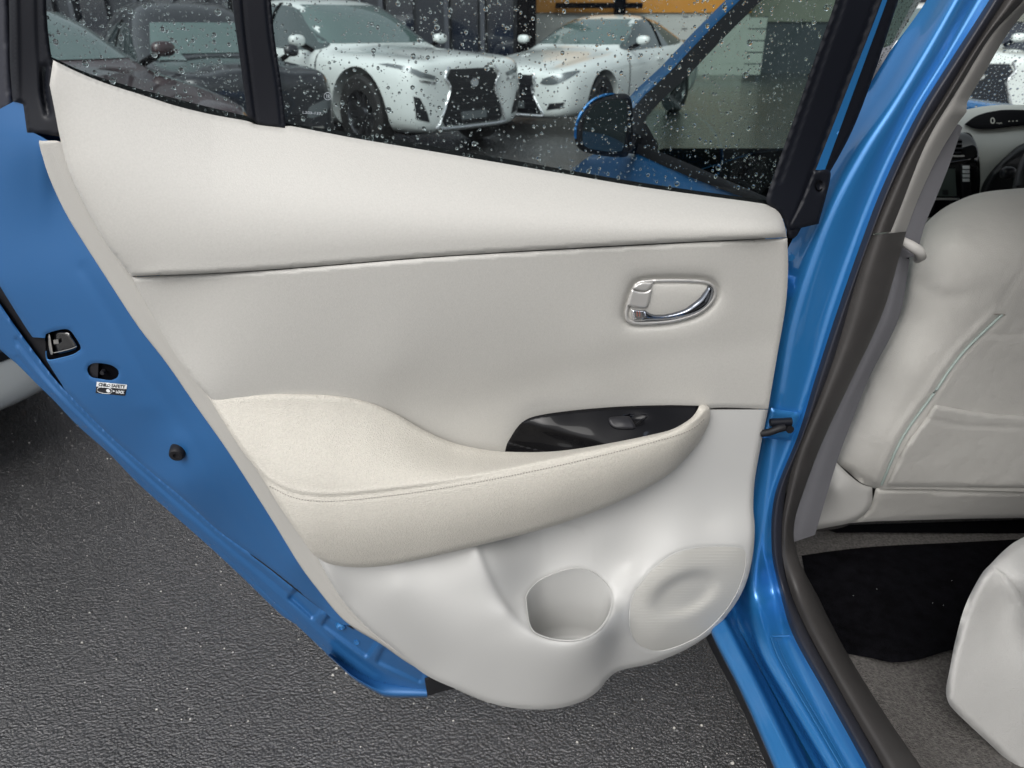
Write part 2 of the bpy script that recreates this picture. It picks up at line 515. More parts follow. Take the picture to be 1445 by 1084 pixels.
nt.links.new(n2.outputs['Fac'], cr.inputs[0])
v3 = nt.nodes.new('ShaderNodeTexVoronoi'); v3.inputs['Scale'].default_value = 170      # single stones, each its own grey
nt.links.new(tc.outputs['Object'], v3.inputs['Vector'])
sx = nt.nodes.new('ShaderNodeSeparateColor'); nt.links.new(v3.outputs['Color'], sx.inputs[0])
mr = nt.nodes.new('ShaderNodeMapRange'); mr.inputs['To Min'].default_value = 0.45; mr.inputs['To Max'].default_value = 1.9
pw = nt.nodes.new('ShaderNodeMath'); pw.operation = 'POWER'; pw.inputs[1].default_value = 2.0
nt.links.new(sx.outputs[0], pw.inputs[0]); nt.links.new(pw.outputs[0], mr.inputs['Value'])
vs = nt.nodes.new('ShaderNodeVectorMath'); vs.operation = 'SCALE'
nt.links.new(cr.outputs[0], vs.inputs[0]); nt.links.new(mr.outputs[0], vs.inputs['Scale']); nt.links.new(vs.outputs[0], b.inputs['Base Color'])
rr = nt.nodes.new('ShaderNodeMapRange'); rr.inputs['To Min'].default_value = 0.14; rr.inputs['To Max'].default_value = 0.34
nt.links.new(n2.outputs['Fac'], rr.inputs['Value']); nt.links.new(rr.outputs[0], b.inputs['Roughness'])
b.inputs['Specular IOR Level'].default_value = 1.0
b.inputs['Coat Weight'].default_value = 1.0; b.inputs['Coat Roughness'].default_value = 0.14; b.inputs['Coat IOR'].default_value = 1.85
M['asphalt'] = am
# ------------------------------------------------------------------ the setting
g = mesh_obj('ground', [(-150, -150, 0), (150, -150, 0), (150, 150, 0), (-150, 150, 0)], [(0, 1, 2, 3)], M['asphalt'], smooth=False)
tag(g, 'dark wet asphalt of the car park', kind='structure')

# pale stone chips in the asphalt
V, F = [], []
for i in range(2200):
    if i < 1600: x = rnd.uniform(-1.9, 0.7); y = rnd.uniform(0.25, 2.6)
    else: x = rnd.uniform(-6, 4); y = rnd.uniform(1, 9)
    s = min(0.0045, 0.0011 * math.exp(rnd.gauss(0, 0.45))) * (.9 if i < 1600 else 1.8)
    k = len(V); a0 = rnd.uniform(0, 6.28); el = rnd.uniform(0.6, 1)
    for j in range(6):
        a = a0 + j * math.pi / 3
        V.append((x + s * math.cos(a) * rnd.uniform(.8, 1.15), y + s * el * math.sin(a), 0.0005))
    for j in range(6):
        a = a0 + j * math.pi / 3
        V.append((x + .6 * s * math.cos(a), y + .6 * s * el * math.sin(a), 0.0005 + s * .8))
    for j in range(6): F.append((k + j, k + (j + 1) % 6, k + 6 + (j + 1) % 6, k + 6 + j))
    F.append(tuple(k + 6 + j for j in range(6)))
o = mesh_obj('stone_chips', V, F, mat('pale_stone', (0.62, 0.60, 0.56), 0.5), smooth=False)
tag(o, 'tiny pale stone chips showing in the wet asphalt', kind='stuff')

def facade_box(root, name, x0, x1, y0, y1, z0, z1, m):
    return boxes(name, [(x0, x1, y0, y1, z0, z1)], m, root)

dk = empty('dark_building', (-8, 17, 0)); tag(dk, 'dark navy clad showroom with vertical ribs behind the white cars', 'building')
boxes('wall', [(-14, 8.45, 0.25, 7, 0, 6.5)], M['facade'], dk)
proto = None; protow = None
x = -13.9; i = 0
while x < 8.3:
    wdt = [1.35, 0.75, 1.1][i % 3]
    if proto is None:
        proto = boxes('window', [(0, 0.55, 0.13, 0.2, 0.35, 5.8)], M['facglass'], dk); o = proto
    else:
        o = proto.copy(); COL.objects.link(o); o.parent = dk
    o.location = (x + 0.08, 0, 0)
    if protow is None:
        protow = boxes('rib', [(0, 0.09, -0.02, 0.25, 0, 6.3)], M['mullion'], dk); o = protow
    else:
        o = protow.copy(); COL.objects.link(o); o.parent = dk
    o.location = (x - 0.06, 0, 0)
    x += wdt; i += 1
boxes('corner_column', [(8.1, 8.5, -0.15, 0.25, 0, 6.5)], M['void'], dk)

ob = empty('orange_building', (3.6, 23, 0)); tag(ob, 'orange clad warehouse wall beyond the white saloon', 'building')
boxes('wall', [(-3.5, 3.1, 0, 5, 1.62, 7)], M['orange'], ob)
boxes('plinth', [(-3.5, 3.1, 0.05, 5, 0, 1.618)], M['palewall'], ob)
boxes('downpipe', [(-0.75, -0.45, -0.2, -0.003, 0.6, 7)], M['void'], ob)
boxes('wall_bracket', [(-2.4, 0.0, -0.35, -0.21, 1.72, 1.86)], M['void'], ob)
wf = empty('pale_fence', (3.4, 20.5, 0)); tag(wf, 'pale horizontal board fence in front of the orange wall', 'fence')
for k in range(5):
    boxes('board', [(-3.2, 3.0, -0.03 + 0.004 * (k % 2), 0.0, 0.15 + k * 0.27, 0.39 + k * 0.27)], M['palewall'], wf)
for k in range(4):
    boxes('post', [(-3.1 + k * 2.0, -2.98 + k * 2.0, 0.003, 0.09, 0, 1.5)], M['mullion'], wf)
bb = empty('beige_building', (10.5, 24, 0)); tag(bb, 'beige rendered building right of the orange wall', 'building')
boxes('wall', [(-3.5, 9, 0, 6, 1.4, 7)], M['beigewall'], bb)
boxes('plinth', [(-3.5, 9, 0.06, 6, 0, 1.398)], M['mullion'], bb)
boxes('garage_door', [(0.2, 3.2, -0.05, -0.003, 0.1, 3.4)], M['facade'], bb)

# ------------------------------------------------------------------ cars around the blue one
SUV = [  # x, z_under, w, z_shoulder, w_belt, z_belt, w_roof, z_roof
    (0.00, .30, .58, .72, .54, .85, .30, .90), (-.04, .24, .78, .82, .70, .92, .42, .965), (-.20, .22, .88, .87, .80, .95, .48, .995),
    (-.55, .21, .92, .88, .82, .96, .52, 1.025), (-.95, .22, .945, .90, .84, .975, .55, 1.04), (-1.40, .22, .94, .91, .85, .985, .56, 1.05),
    (-1.50, .22, .94, .91, .86, .99, .60, 1.07), (-1.85, .22, .94, .92, .87, 1.0, .61, 1.30), (-2.20, .22, .94, .92, .87, 1.01, .60, 1.49),
    (-2.60, .22, .94, .93, .87, 1.02, .59, 1.58), (-3.4, .22, .94, .94, .87, 1.03, .59, 1.58), (-4.1, .24, .94, .96, .86, 1.05, .57, 1.51),
    (-4.55, .28, .92, .96, .83, 1.06, .53, 1.30), (-4.78, .34, .86, .95, .76, 1.03, .46, 1.12), (-4.88, .42, .74, .90, .62, 1.0, .36, 1.05)]
SED = [
    (0.00, .23, .54, .58, .50, .67, .28, .71), (-.05, .18, .74, .66, .66, .735, .40, .775), (-.20, .16, .85, .71, .76, .78, .46, .815),
    (-.55, .17, .88, .76, .78, .83, .52, .88), (-.90, .17, .90, .79, .80, .87, .55, .93), (-1.35, .17, .90, .81, .81, .90, .56, .98),
    (-1.50, .17, .90, .82, .82, .92, .60, 1.00), (-1.85, .17, .90, .83, .82, .93, .58, 1.20), (-2.20, .17, .90, .84, .82, .94, .55, 1.36),
    (-2.60, .17, .90, .85, .82, .95, .54, 1.43), (-3.1, .17, .90, .86, .82, .97, .53, 1.41), (-3.6, .18, .90, .87, .81, .99, .52, 1.28),
    (-3.95, .20, .89, .89, .78, 1.0, .55, 1.10), (-4.3, .24, .86, .90, .74, 1.0, .52, 1.04), (-4.60, .30, .76, .82, .62, .92, .40, .97)]

def wheel_mesh(R):
    Vt, Ft = lathe([(R * .62, -.10), (R * .92, -.11), (R, -.085), (R, .085), (R * .92, .11), (R * .62, .10)])
    Vr, Fr = lathe([(R * .66, .085), (R * .62, .09), (R * .58, .05), (R * .56, -.05), (0.001, -.06)])
    for s in range(10):
        a = 2 * math.pi * s / 10
        c, sn = math.cos(a), math.sin(a); k = len(Vr)
        for (r, hw) in ((R * .12, .030), (R * .62, .018)):
            for t, h in ((-hw, .055), (hw, .055), (hw, .015), (-hw, .015)):
                Vr.append((r * c - t * sn, h + .02 * (r > R * .3), r * sn + t * c))
        Fr += [(k, k+1, k+5, k+4), (k+1, k+2, k+6, k+5), (k+2, k+3, k+7, k+6), (k+3, k, k+4, k+7)]
    a, b_ = lathe([(R * .17, .04), (R * .17, .075), (.001, .08)]); k = len(Vr)
    Vr += a; Fr += [tuple(i + k for i in f) for f in b_]
    return Vt, Ft, Vr, Fr

def project(name, body, bvh, poly, axis, mt, root, off=0.006, thick=0.02, step=0.06, smooth=True, side=1, from_to=None):
    """lay a conforming panel on the body: polygon in (y,z) seen from the front, or (x,z) seen from one side"""
    dup = []
    for p in poly: dup.append(p); dup.append(p) if not smooth else None
    ol = spline([q for q in (dup if not smooth else poly) if q is not None], True, step)
    V2, F2 = tri_region(ol, step)
    W, ok = [], []
    for (a, b) in V2:
        if axis == 'f': o_, d_ = Vector((2, a, b)), Vector((-1, 0, 0))
        elif axis == 'b': o_, d_ = Vector((-8, a, b)), Vector((1, 0, 0))
        else: o_, d_ = Vector((a, 3 * side, b)), Vector((0, -side, 0))
        hit = bvh.ray_cast(o_, d_)
        if hit[0] is None: W.append(None); continue
        n = hit[1] if hit[1].dot(d_) < 0 else -hit[1]
        W.append(np.array(hit[0] + n * off))
    F2 = [f for f in F2.tolist() if all(W[i] is not None for i in f)]
    F2 = [f for f in F2 if max(np.linalg.norm(W[f[i]] - W[f[i-1]]) for i in range(3)) < step * 9]
    if not F2: return None
    W = [w if w is not None else np.zeros(3) for w in W]
    cen = np.array([-2.4, 0, .6])
    F2 = np.array(F2); Wn = np.array(W)
    nr = np.cross(Wn[F2[:, 1]] - Wn[F2[:, 0]], Wn[F2[:, 2]] - Wn[F2[:, 0]])
    fl = (nr * (Wn[F2[:, 0]] - cen)).sum(1) < 0; F2[fl] = F2[fl][:, ::-1]
    used = sorted(set(F2.ravel().tolist())); mp = {u: i for i, u in enumerate(used)}
    verts = [Wn[u] for u in used]; faces = [[mp[i] for i in f] for f in F2.tolist()]
    be = boundary_edges(F2); ids = {}
    for (p, q) in be:
        for k in (p, q):
            if k not in ids:
                ids[k] = len(verts); v = Wn[k]; dd = cen - v; dd /= np.linalg.norm(dd); verts.append(v + dd * thick)
        faces.append([mp[q], mp[p], ids[p], ids[q]])
    return mesh_obj(name, verts, faces, mt, root, sharp_deg=40)

def car(rootname, label, st, paint, loc, rz, kind, wx=(-.95, -3.74), wr=.37, track=.80, group=None, hood_mat=None):
    root = empty(rootname, loc, rz); tag(root, label, 'car', group)
    V, F = [], []
    nh = 10
    for (x, zu, w, zs, wb, zb, wr_, zr) in st:
        h = [(0, zu), (.72 * w, zu), (.95 * w, zu + .05), (w, zu + .28), (.985 * w, zs), (wb, zb), ((wb + wr_) / 2 + .015, (zb + zr) / 2), (wr_, zr - .035), (.6 * wr_, zr), (0, zr + .012)]
        ring = [(x, y, z) for (y, z) in h] + [(x, -y, z) for (y, z) in h[-2:0:-1]]
        V += ring
    m = 2 * nh - 2
    for i in range(len(st) - 1):
        for j in range(m):
            F.append((i * m + j, i * m + (j + 1) % m, (i + 1) * m + (j + 1) % m, (i + 1) * m + j))
    F.append(tuple(range(m))[::-1]); F.append(tuple((len(st) - 1) * m + j for j in range(m)))
    body = mesh_obj('body', V, F, paint)
    ss = body.modifiers.new('s', 'SUBSURF'); ss.levels = 2; ss.render_levels = 2
    bake(body)
    # wheel arches cut out of the body
    cv, cf = [], []
    for wx_ in wx:
        for sd_ in (1, -1):
            a, q = lathe([(.001, -.02), (wr + .075, -.02), (wr + .085, .5), (.001, .5)], 32)
            k = len(cv)
            cv += [(p[0] + wx_, sd_ * (track - .18 + p[1]), p[2] + wr) for p in a]
            cf += [tuple(i + k for i in f) for f in q]
    cut = mesh_obj('cut', cv, cf, None)
    for ob_ in (cut,):
        import bmesh
        bm = bmesh.new(); bm.from_mesh(ob_.data); bmesh.ops.remove_doubles(bm, verts=bm.verts, dist=1e-4)
        bmesh.ops.recalc_face_normals(bm, faces=bm.faces); bm.to_mesh(ob_.data); bm.free()
    bm = bmesh.new(); bm.from_mesh(body.data); bmesh.ops.recalc_face_normals(bm, faces=bm.faces)
    bvh = BVHTree.FromBMesh(bm); bm.to_mesh(body.data); bm.free()
    bo = body.modifiers.new('b', 'BOOLEAN'); bo.object = cut; bo.operation = 'DIFFERENCE'; bo.solver = 'EXACT'
    bake(body)
    bpy.data.objects.remove(cut)
    body.data.polygons.foreach_set('use_smooth', [True] * len(body.data.polygons))
    body.data.set_sharp_from_angle(angle=math.radians(50))
    body.parent = root
    boxes('underbody', [(-4.3, -.35, -.62, .62, .2, .62)], M['void'], root)
    Vt, Ft, Vr, Fr = wheel_mesh(wr)
    first = None
    for wx_ in wx:
        for sd_ in (1, -1):
            if first is None:
                ty = mesh_obj('wheel', Vt, Ft, M['tyre'], root, sharp_deg=40); ri = mesh_obj('rim', Vr, Fr, M['rim'], ty, sharp_deg=40); first = (ty, ri)
            else:
                ty = first[0].copy(); COL.objects.link(ty); ty.parent = root
                ri = first[1].copy(); COL.objects.link(ri); ri.parent = ty
            ty.location = (wx_, sd_ * track, wr); ty.rotation_euler = (0, 0, 0 if sd_ == 1 else math.pi)
    pr = lambda nm, poly, ax, mt, **k: project(nm, body, bvh, poly, ax, mt, root, **k)
    sc = kind == 'suv'
    # glass
    if sc:
        pr('windscreen', [(-.76, 1.085), (.76, 1.085), (.60, 1.49), (-.60, 1.49)], 'f', M['carscreen'], smooth=False)
        sidep = [(-1.62, 1.03), (-2.0, 1.24), (-2.42, 1.45), (-3.0, 1.49), (-3.9, 1.43), (-4.35, 1.28), (-4.35, 1.14), (-3.0, 1.05)]
        mz, mx_ = 1.03, -1.75
    else:
        pr('windscreen', [(-.71, 1.03), (.71, 1.03), (.54, 1.355), (-.54, 1.355)], 'f', M['carscreen'], smooth=False)
        sidep = [(-1.62, .97), (-2.0, 1.15), (-2.40, 1.32), (-2.9, 1.36), (-3.4, 1.29), (-3.72, 1.12), (-3.6, 1.03), (-2.6, .985)]
        mz, mx_ = 1.0, -1.75
    for sd_ in (1, -1):
        wn_ = pr('side_window', sidep, 's', M['carglass'], side=sd_)
        if wn_:
            xb = -2.78
            z0_, z1_ = (1.04, 1.51) if sc else (.98, 1.385)
            project('pillar', body, bvh, [(xb - .035, z0_), (xb + .035, z0_), (xb + .01, z1_), (xb - .06, z1_)], 's', M['void'], root, off=.011, smooth=False, side=sd_, step=.05)
        # door mirror
        sx = [(0, 0, 0), (.0, sd_ * .10, .04), (-.02, sd_ * .16, .07)]
        mb = mesh_obj('door_mirror', *uvs(.065, .095, .06), paint, root)
        mb.location = (mx_, sd_ * (st[6][4] + .17), mz + .09)
        tube('mirror_stalk', [(mx_, sd_ * (st[6][4] - .03), mz - .02), (mx_, sd_ * (st[6][4] + .12), mz + .05)], .028, M['void'], root)
        # handles and door shut lines
        pr('door_seam', [(-1.62, .34 if sc else .28), (-1.60, .34 if sc else .28), (-1.60, 1.02 if sc else .84), (-1.62, 1.02 if sc else .84)], 's', M['void'], side=sd_, smooth=False, off=.004)
        zh = .97 if sc else .82
        pr('door_handle', [(-2.75, zh), (-2.53, zh), (-2.53, zh + .03), (-2.75, zh + .03)], 's', paint, side=sd_, off=.03, smooth=False)
    if kind == 'suv':
        pr('grille', [(-.30, .86), (.30, .86), (.36, .78), (.30, .66), (.44, .36), (.40, .31), (-.40, .31), (-.44, .36), (-.30, .66), (-.36, .78)], 'f', M['grille'], step=.04, smooth=False, off=.012)
        fr = spline([(-.33, .88), (-.33, .88), (.33, .88), (.33, .88), (.38, .78), (.33, .66), (.47, .34), (.43, .28), (.43, .28), (-.43, .28), (-.43, .28), (-.47, .34), (-.33, .66), (-.38, .78)], True, .06)
        for sd_ in (1, -1):
            pr('headlight', [(sd_ * .50, .80), (sd_ * .66, .845), (sd_ * .86, .93), (sd_ * .885, .96), (sd_ * .84, .885), (sd_ * .70, .80), (sd_ * .52, .765)], 'f', M['lamp'], step=.03, smooth=False)
            pr('headlight_strip', [(sd_ * .50, .745), (sd_ * .70, .775), (sd_ * .69, .755), (sd_ * .52, .725)], 'f', M['chrome'], step=.03, smooth=False, off=.008)
            pr('indicator_lens', [(sd_ * .87, .935), (sd_ * .90, .945), (sd_ * .915, .985), (sd_ * .885, .965)], 'f', M['amber'], step=.02, off=.012)
            pr('bumper_intake', [(sd_ * .60, .36), (sd_ * .74, .40), (sd_ * .76, .62), (sd_ * .70, .60), (sd_ * .62, .44)], 'f', M['grille'], step=.03, smooth=False)
    elif kind == 'saloon':
        fr = None
        pr('grille', [(-.28, .70), (.28, .70), (.30, .60), (.26, .52), (.42, .24), (-.42, .24), (-.26, .52), (-.30, .60)], 'f', M['grille'], step=.04, smooth=False, off=.012)
        for sd_ in (1, -1):
            pr('headlight', [(sd_ * .42, .60), (sd_ * .46, .665), (sd_ * .62, .71), (sd_ * .80, .755), (sd_ * .76, .67), (sd_ * .62, .60)], 'f', M['lamp'], step=.03)
            pr('bumper_intake', [(sd_ * .50, .29), (sd_ * .70, .32), (sd_ * .73, .39), (sd_ * .54, .37)], 'f', M['grille'], step=.03, smooth=False)
    elif kind == 'wide':
        pr('grille', [(-.74, .44), (-.60, .66), (.60, .66), (.74, .44), (.66, .36), (-.66, .36)], 'f', M['grille'], step=.05, smooth=False, off=.004)
        for k in range(6):
            z = .39 + k * .045; hw = .62
            pr('grille_slat', [(-hw, z - .008), (hw, z + .004), (hw, z + .018), (-hw, z + .006)], 'f', M['mullion'], step=.06, smooth=False, off=.016)
        for sd_ in (1, -1):
            pr('headlight', [(sd_ * .46, .68), (sd_ * .62, .71), (sd_ * .80, .755), (sd_ * .76, .68), (sd_ * .62, .66)], 'f', M['lamp'], step=.03)
    else:
        fr = None
        zz = .0 if not sc else .27
        pr('grille', [(-.40, .50 + zz), (.40, .50 + zz), (.44, .60 + zz), (-.44, .60 + zz)], 'f', M['grille'], step=.05, smooth=False, off=.01)
        pr('bumper_bar', [(-.62, .42 + zz), (.62, .42 + zz), (.64, .475 + zz), (-.64, .475 + zz)], 'f', M['barpale'], step=.05, smooth=False, off=.02)
        pr('lower_intake', [(-.52, .24 + zz), (.52, .24 + zz), (.56, .36 + zz), (-.56, .36 + zz)], 'f', M['grille'], step=.05, smooth=False, off=.01)
        for sd_ in (1, -1):
            pr('headlight', [(sd_ * .48, .56 + zz), (sd_ * .50, .65 + zz), (sd_ * .66, .70 + zz), (sd_ * .80, .75 + zz), (sd_ * .78, .66 + zz), (sd_ * .64, .58 + zz)], 'f', M['lamp'], step=.03)
        if hood_mat:
            pass
    if kind in ('suv', 'saloon'):
        pr('number_plate', [(-.18, .36 if sc else .30), (.18, .36 if sc else .30), (.18, .44 if sc else .38), (-.18, .44 if sc else .38)], 'f', M['lamp'], step=.08, smooth=False, off=.03)
        # slats and a pale badge on the grille, a bright frame round it
        zt, z0_ = (.84, .34) if sc else (.68, .27)
        kx = 1.0 if sc else .85
        for k in range(7):
            z = z0_ + (zt - z0_) * (k + .5) / 7
            hw = (.27 if z > .55 * 1 else .36) * (1 if sc else .9)
            pr('grille_slat', [(-hw, z - .006), (hw, z - .006), (hw, z + .006), (-hw, z + .006)], 'f', M['slat'], step=.08, smooth=False, off=.020)
        zc = .72 if sc else .56
        pr('badge', [(.055 * math.cos(a), zc + .042 * math.sin(a)) for a in np.linspace(0, 6.0, 12)], 'f', M['chrome'], step=.02, off=.035)
        edge = [(-.33, .885), (-.385, .78), (-.325, .66), (-.47, .34), (-.43, .285), (.43, .285), (.47, .34), (.325, .66), (.385, .78), (.33, .885)] if sc else \
               [(-.30, .715), (-.33, .60), (-.285, .52), (-.46, .23), (-.45, .215), (.45, .215), (.46, .23), (.285, .52), (.33, .60), (.30, .715)]
        pts = []
        for p in spline(edge, False, .03):
            h_ = bvh.ray_cast(Vector((2, p[0], p[1])), Vector((-1, 0, 0)))
            if h_[0]: pts.append(np.array(h_[0]) + np.array([.012, 0, 0]))
        tube('grille_frame', pts, .013, M['chrome'], root, seg=6)
    return root

def uvs(a, b, c, nu=14, nv=9):
    V, F = [], []
    for i in range(nv + 1):
        t = math.pi * i / nv
        for k in range(nu):
            u = 2 * math.pi * k / nu
            e = lambda v, p=.75: math.copysign(abs(v) ** p, v)
            V.append((a * e(math.sin(t)) * e(math.cos(u)), b * e(math.sin(t)) * e(math.sin(u)), c * e(math.cos(t))))
    for i in range(nv):
        for k in range(nu): F.append((i*nu+k, i*nu+(k+1) % nu, (i+1)*nu+(k+1) % nu, (i+1)*nu+k))
    return V, F

R = math.radians
car('white_suv', 'white SUV with a large black grille, seen through the door window', SUV, M['white'], (-.42, 8.45, 0), R(-45), 'suv', wx=(-.84, -3.74), wr=.40)
car('white_saloon', 'white saloon car facing the camera below the orange wall', SED, M['white'], (.02, 10.3, 0), R(236), 'saloon', wx=(-.88, -3.6), wr=.335, track=.76)
car('dark_crossover', 'dark grey crossover with a pale bumper bar, in front of the white SUV', SUV, M['dark'], (-2.10, 6.6, 0), R(-54), 'plain').scale = (.80, .80, .95)
car('dark_hatchback', 'dark grey car nearest the quarter window, tinted maroon for a reflection in its bonnet just above the trim', SED, M['redsheen'], (-2.25, 4.75, 0), R(-42), 'plain', wx=(-.88, -3.6), wr=.32, track=.76)
car('black_saloon', 'black saloon half hidden behind the other dark cars', SED, M['dark'], (-3.9, 7.6, 0), R(-40), 'plain', wx=(-.88, -3.6), wr=.32, track=.76)
car('white_hatchback', 'white car whose front bumper and grille show at the left edge below the door', SED, M['white'], (-1.72, 1.60, 0), R(-30), 'wide', wx=(-.88, -3.6), wr=.32, track=.76)
car('parked_white_car', 'white car blurred beyond the rain covered windscreen', SUV, M['white'], (5.6, 9.5, 0), R(-100), 'suv')
# ------------------------------------------------------------------ the blue car: door
CARR = empty('blue_car', (float(QB[0]) + .9, float(QB[1]), 0))
tag(CARR, 'blue hatchback with its left rear door open and pale interior', 'car')
_off = Vector(CARR.location)
def adopt(o, parent):
    """parent while staying where it stands"""
    o.parent = parent
    o.matrix_parent_inverse = Matrix.Translation(parent_world(parent)).inverted()
    return o
def parent_world(p):
    v = Vector(p.location)
    while p.parent: p = p.parent; v = v  # every part mesh below the car has its data in world place
    return v
CARR.matrix_world = Matrix.Translation(_off)
INV = Matrix.Translation(-_off)
def part(o, label=None):
    o.parent = CARR; o.matrix_parent_inverse = INV
    if label: o['label'] = label
    return o

# --- blue pressed steel shell of the door (this mesh is the part, everything on the door hangs below it)
strip_in = [(85, 200), (100, 250), (125, 303), (151, 348), (180, 390), (210, 436), (249, 497), (293, 557), (338, 631), (363, 663), (394, 714), (442, 784), (466, 824), (497, 868), (540, 905), (600, 945), (660, 975)]
strip_out = [(56, 206), (69, 249), (93, 301), (118, 342), (147, 387), (194, 459), (235, 512), (277, 573), (324, 640), (383, 732), (421, 794), (449, 832), (488, 877), (538, 908), (577, 935), (643, 971), (690, 991)]
f_face = ctrl([(56, 206, -.035), (147, 387, -.035), (277, 573, -.03), (421, 794, -.03), (488, 877, -.03), (10, 150, -.055), (-60, 200, -.09), (0, 404, -.085),
               (64, 476, -.080), (96, 555, -.085), (200, 655, -.085), (305, 748, -.080), (375, 797, -.070), (455, 861, -.05), (120, 450, -.052), (60, 330, -.062), (170, 560, -.056), (260, 680, -.052), (90, 260, -.045), (600, 800, -.03), (500, 500, -.03)])
L2 = [(96, 555), (150, 610), (200, 655), (260, 705), (305, 746), (340, 772), (375, 797), (419, 833), (455, 861), (480, 880)]
latch_hole = [(63.7, 475.6), (68, 470), (88, 464.8), (98, 466), (105, 474), (113.5, 488), (112.5, 494.5), (103, 500.5), (81, 506), (68, 508), (64, 500)]
slot_hole = [(123, 521), (128, 514), (140, 512.5), (157, 515.5), (167, 523), (166, 532), (157, 536.5), (143, 535), (128, 531.5)]
hinge_face = [(20, 143), (20, 143), (36, 147), (40, 180), (60, 194), (100, 215), (100, 215), (150, 335), (215, 430), (300, 560), (360, 650), (430, 770), (480, 850), (520, 885), (520, 885), (480, 880)] + L2[::-1][1:] + [(87, 542), (74, 522), (65, 507), (65, 507), (63, 477), (63, 477), (46, 476), (46, 476), (37, 463), (18, 433), (0, 404), (-30, 355), (-70, 290), (-70, 290), (-70, 200), (-10, 160)]
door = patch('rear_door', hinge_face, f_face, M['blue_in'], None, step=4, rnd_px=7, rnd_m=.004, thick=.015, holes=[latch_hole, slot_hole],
             round_line=[(480, 880)] + L2[::-1][1:] + [(87, 542), (74, 522), (65, 507), (46, 476), (18, 433), (-30, 355)],
             bumps=[(252, 625, 26, 18, .0025), (205, 575, 20, 14, .0015), (60, 240, 14, 60, .003)],
             grooves=[([(118, 380), (160, 450), (200, 520), (270, 620), (350, 740), (420, 830)], 10, .0015)])
part(door, 'open left rear door seen from the inside, pale trim on blue steel')
DR = door
def wrail_(pts, v): return [(x, y, v) for x, y in pts]
def sub(o, label=None):
    o.parent = DR
    if label: o['label'] = label
    return o

ledge_ol = [(96, 555), (96, 555)] + L2[1:] + [(505, 872), (560, 905), (620, 940), (630, 955), (630, 955), (603, 981), (603, 981), (549, 980), (530, 973), (499, 955), (466, 927), (419, 883), (394, 865), (338, 811), (286, 763), (200, 687), (154, 640), (109, 600), (76, 565), (52, 542), (24, 514), (-5, 488), (-60, 425), (-60, 425), (-60, 330), (-60, 330), (-30, 385), (0, 429), (24, 464), (55, 506), (79, 537)]
f_ledge = ctrl([(0, 431, -.095), (55, 507, -.095), (96, 555, -.09), (200, 656, -.088), (305, 748, -.083), (375, 797, -.074), (455, 861, -.055), (24, 514, -.11), (109, 600, -.105), (200, 687, -.105), (338, 811, -.10), (419, 883, -.09), (466, 927, -.088), (530, 973, -.085), (603, 981, -.07),
                (520, 905, -.045), (600, 945, -.04), (-60, 330, -.1), (-60, 425, -.12)])
par = lambda k: [(a[0] * (1 - k) + b_[0] * k, a[1] * (1 - k) + b_[1] * k) for a, b_ in zip([(24, 464), (79, 537), (150, 610), (260, 705), (340, 772), (419, 833), (480, 900), (530, 940)], [(24, 514), (65, 555), (126, 615), (230, 715), (315, 790), (394, 865), (466, 927), (530, 973)])]
# pressed recesses of the ledge
def pressed(cx, cy, hx, hy, ang, dep):
    c, s = math.cos(ang), math.sin(ang)
    def f(px, py):
        x = (px - cx) * c + (py - cy) * s; y = -(px - cx) * s + (py - cy) * c
        dx = np.maximum(np.abs(x) - hx, 0); dy = np.maximum(np.abs(y) - hy, 0)
        d = np.sqrt(dx * dx + dy * dy)
        return dep * (1 / (1 + np.exp((d - 3) / .8)))
    return f
pr1, pr2, pr3 = pressed(430, 852, 20, 6, .70, .010), pressed(494, 893, 36, 11, .62, .011), pressed(568, 938, 32, 9, .45, .010)
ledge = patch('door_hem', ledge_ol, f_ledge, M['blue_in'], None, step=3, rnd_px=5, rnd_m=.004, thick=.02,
              grooves=[(par(.30), 3.0, .003), (par(.55), 2.5, -.0025), (par(.8), 2.0, .0025), (par(.72), 3, -.001)], extra=lambda x, y: pr1(x, y) + pr2(x, y) + pr3(x, y))
sub(ledge, 'folded lower edge of the door with pressed recesses')
sub(loft('hem_fold', [wrail_([(466, 922), (486, 935), (512, 948), (545, 958), (603, 962)], -.084), wrail_([(463, 924), (482, 940), (506, 956), (540, 969), (603, 972)], -.066), wrail_([(460, 921), (480, 939), (500, 956), (530, 974), (549, 981), (603, 982)], -.058), wrail_([(460, 923), (480, 941), (500, 959), (530, 977), (549, 984), (603, 984.5)], -.075)], M['blue_in'], n=30))
sub(patch('edge_seal', [(-70, 280), (-70, 280), (0, 400), (18, 430), (44, 473), (44, 473), (64, 474), (64, 474), (67, 507), (88, 542), (100, 560), (60, 515), (0, 437), (-70, 330)],
          lambda x, y: 1 / (1 / f_face(x, y) + .016), M['rubber'], step=5, thick=.01))
sub(patch('lower_seal', [(448, 853), (455, 858), (489, 878), (500, 889), (480, 877), (455, 861), (419, 834), (375, 799), (340, 774), (375, 796), (419, 831)], lambda x, y: 1 / (1 / f_face(x, y) + .004), M['rubber'], step=3, thick=.01))
sub(patch('bottom_weatherstrip', [(599, 957), (599, 957), (625, 954), (670, 975), (670, 975), (643, 972), (603, 982), (603, 982)], ctrl([(600, 957, -.034), (660, 975, -.03), (603, 982, -.045), (630, 960, -.03)]), M['rubber'], step=3, rnd_px=5, rnd_m=.004, thick=.015))
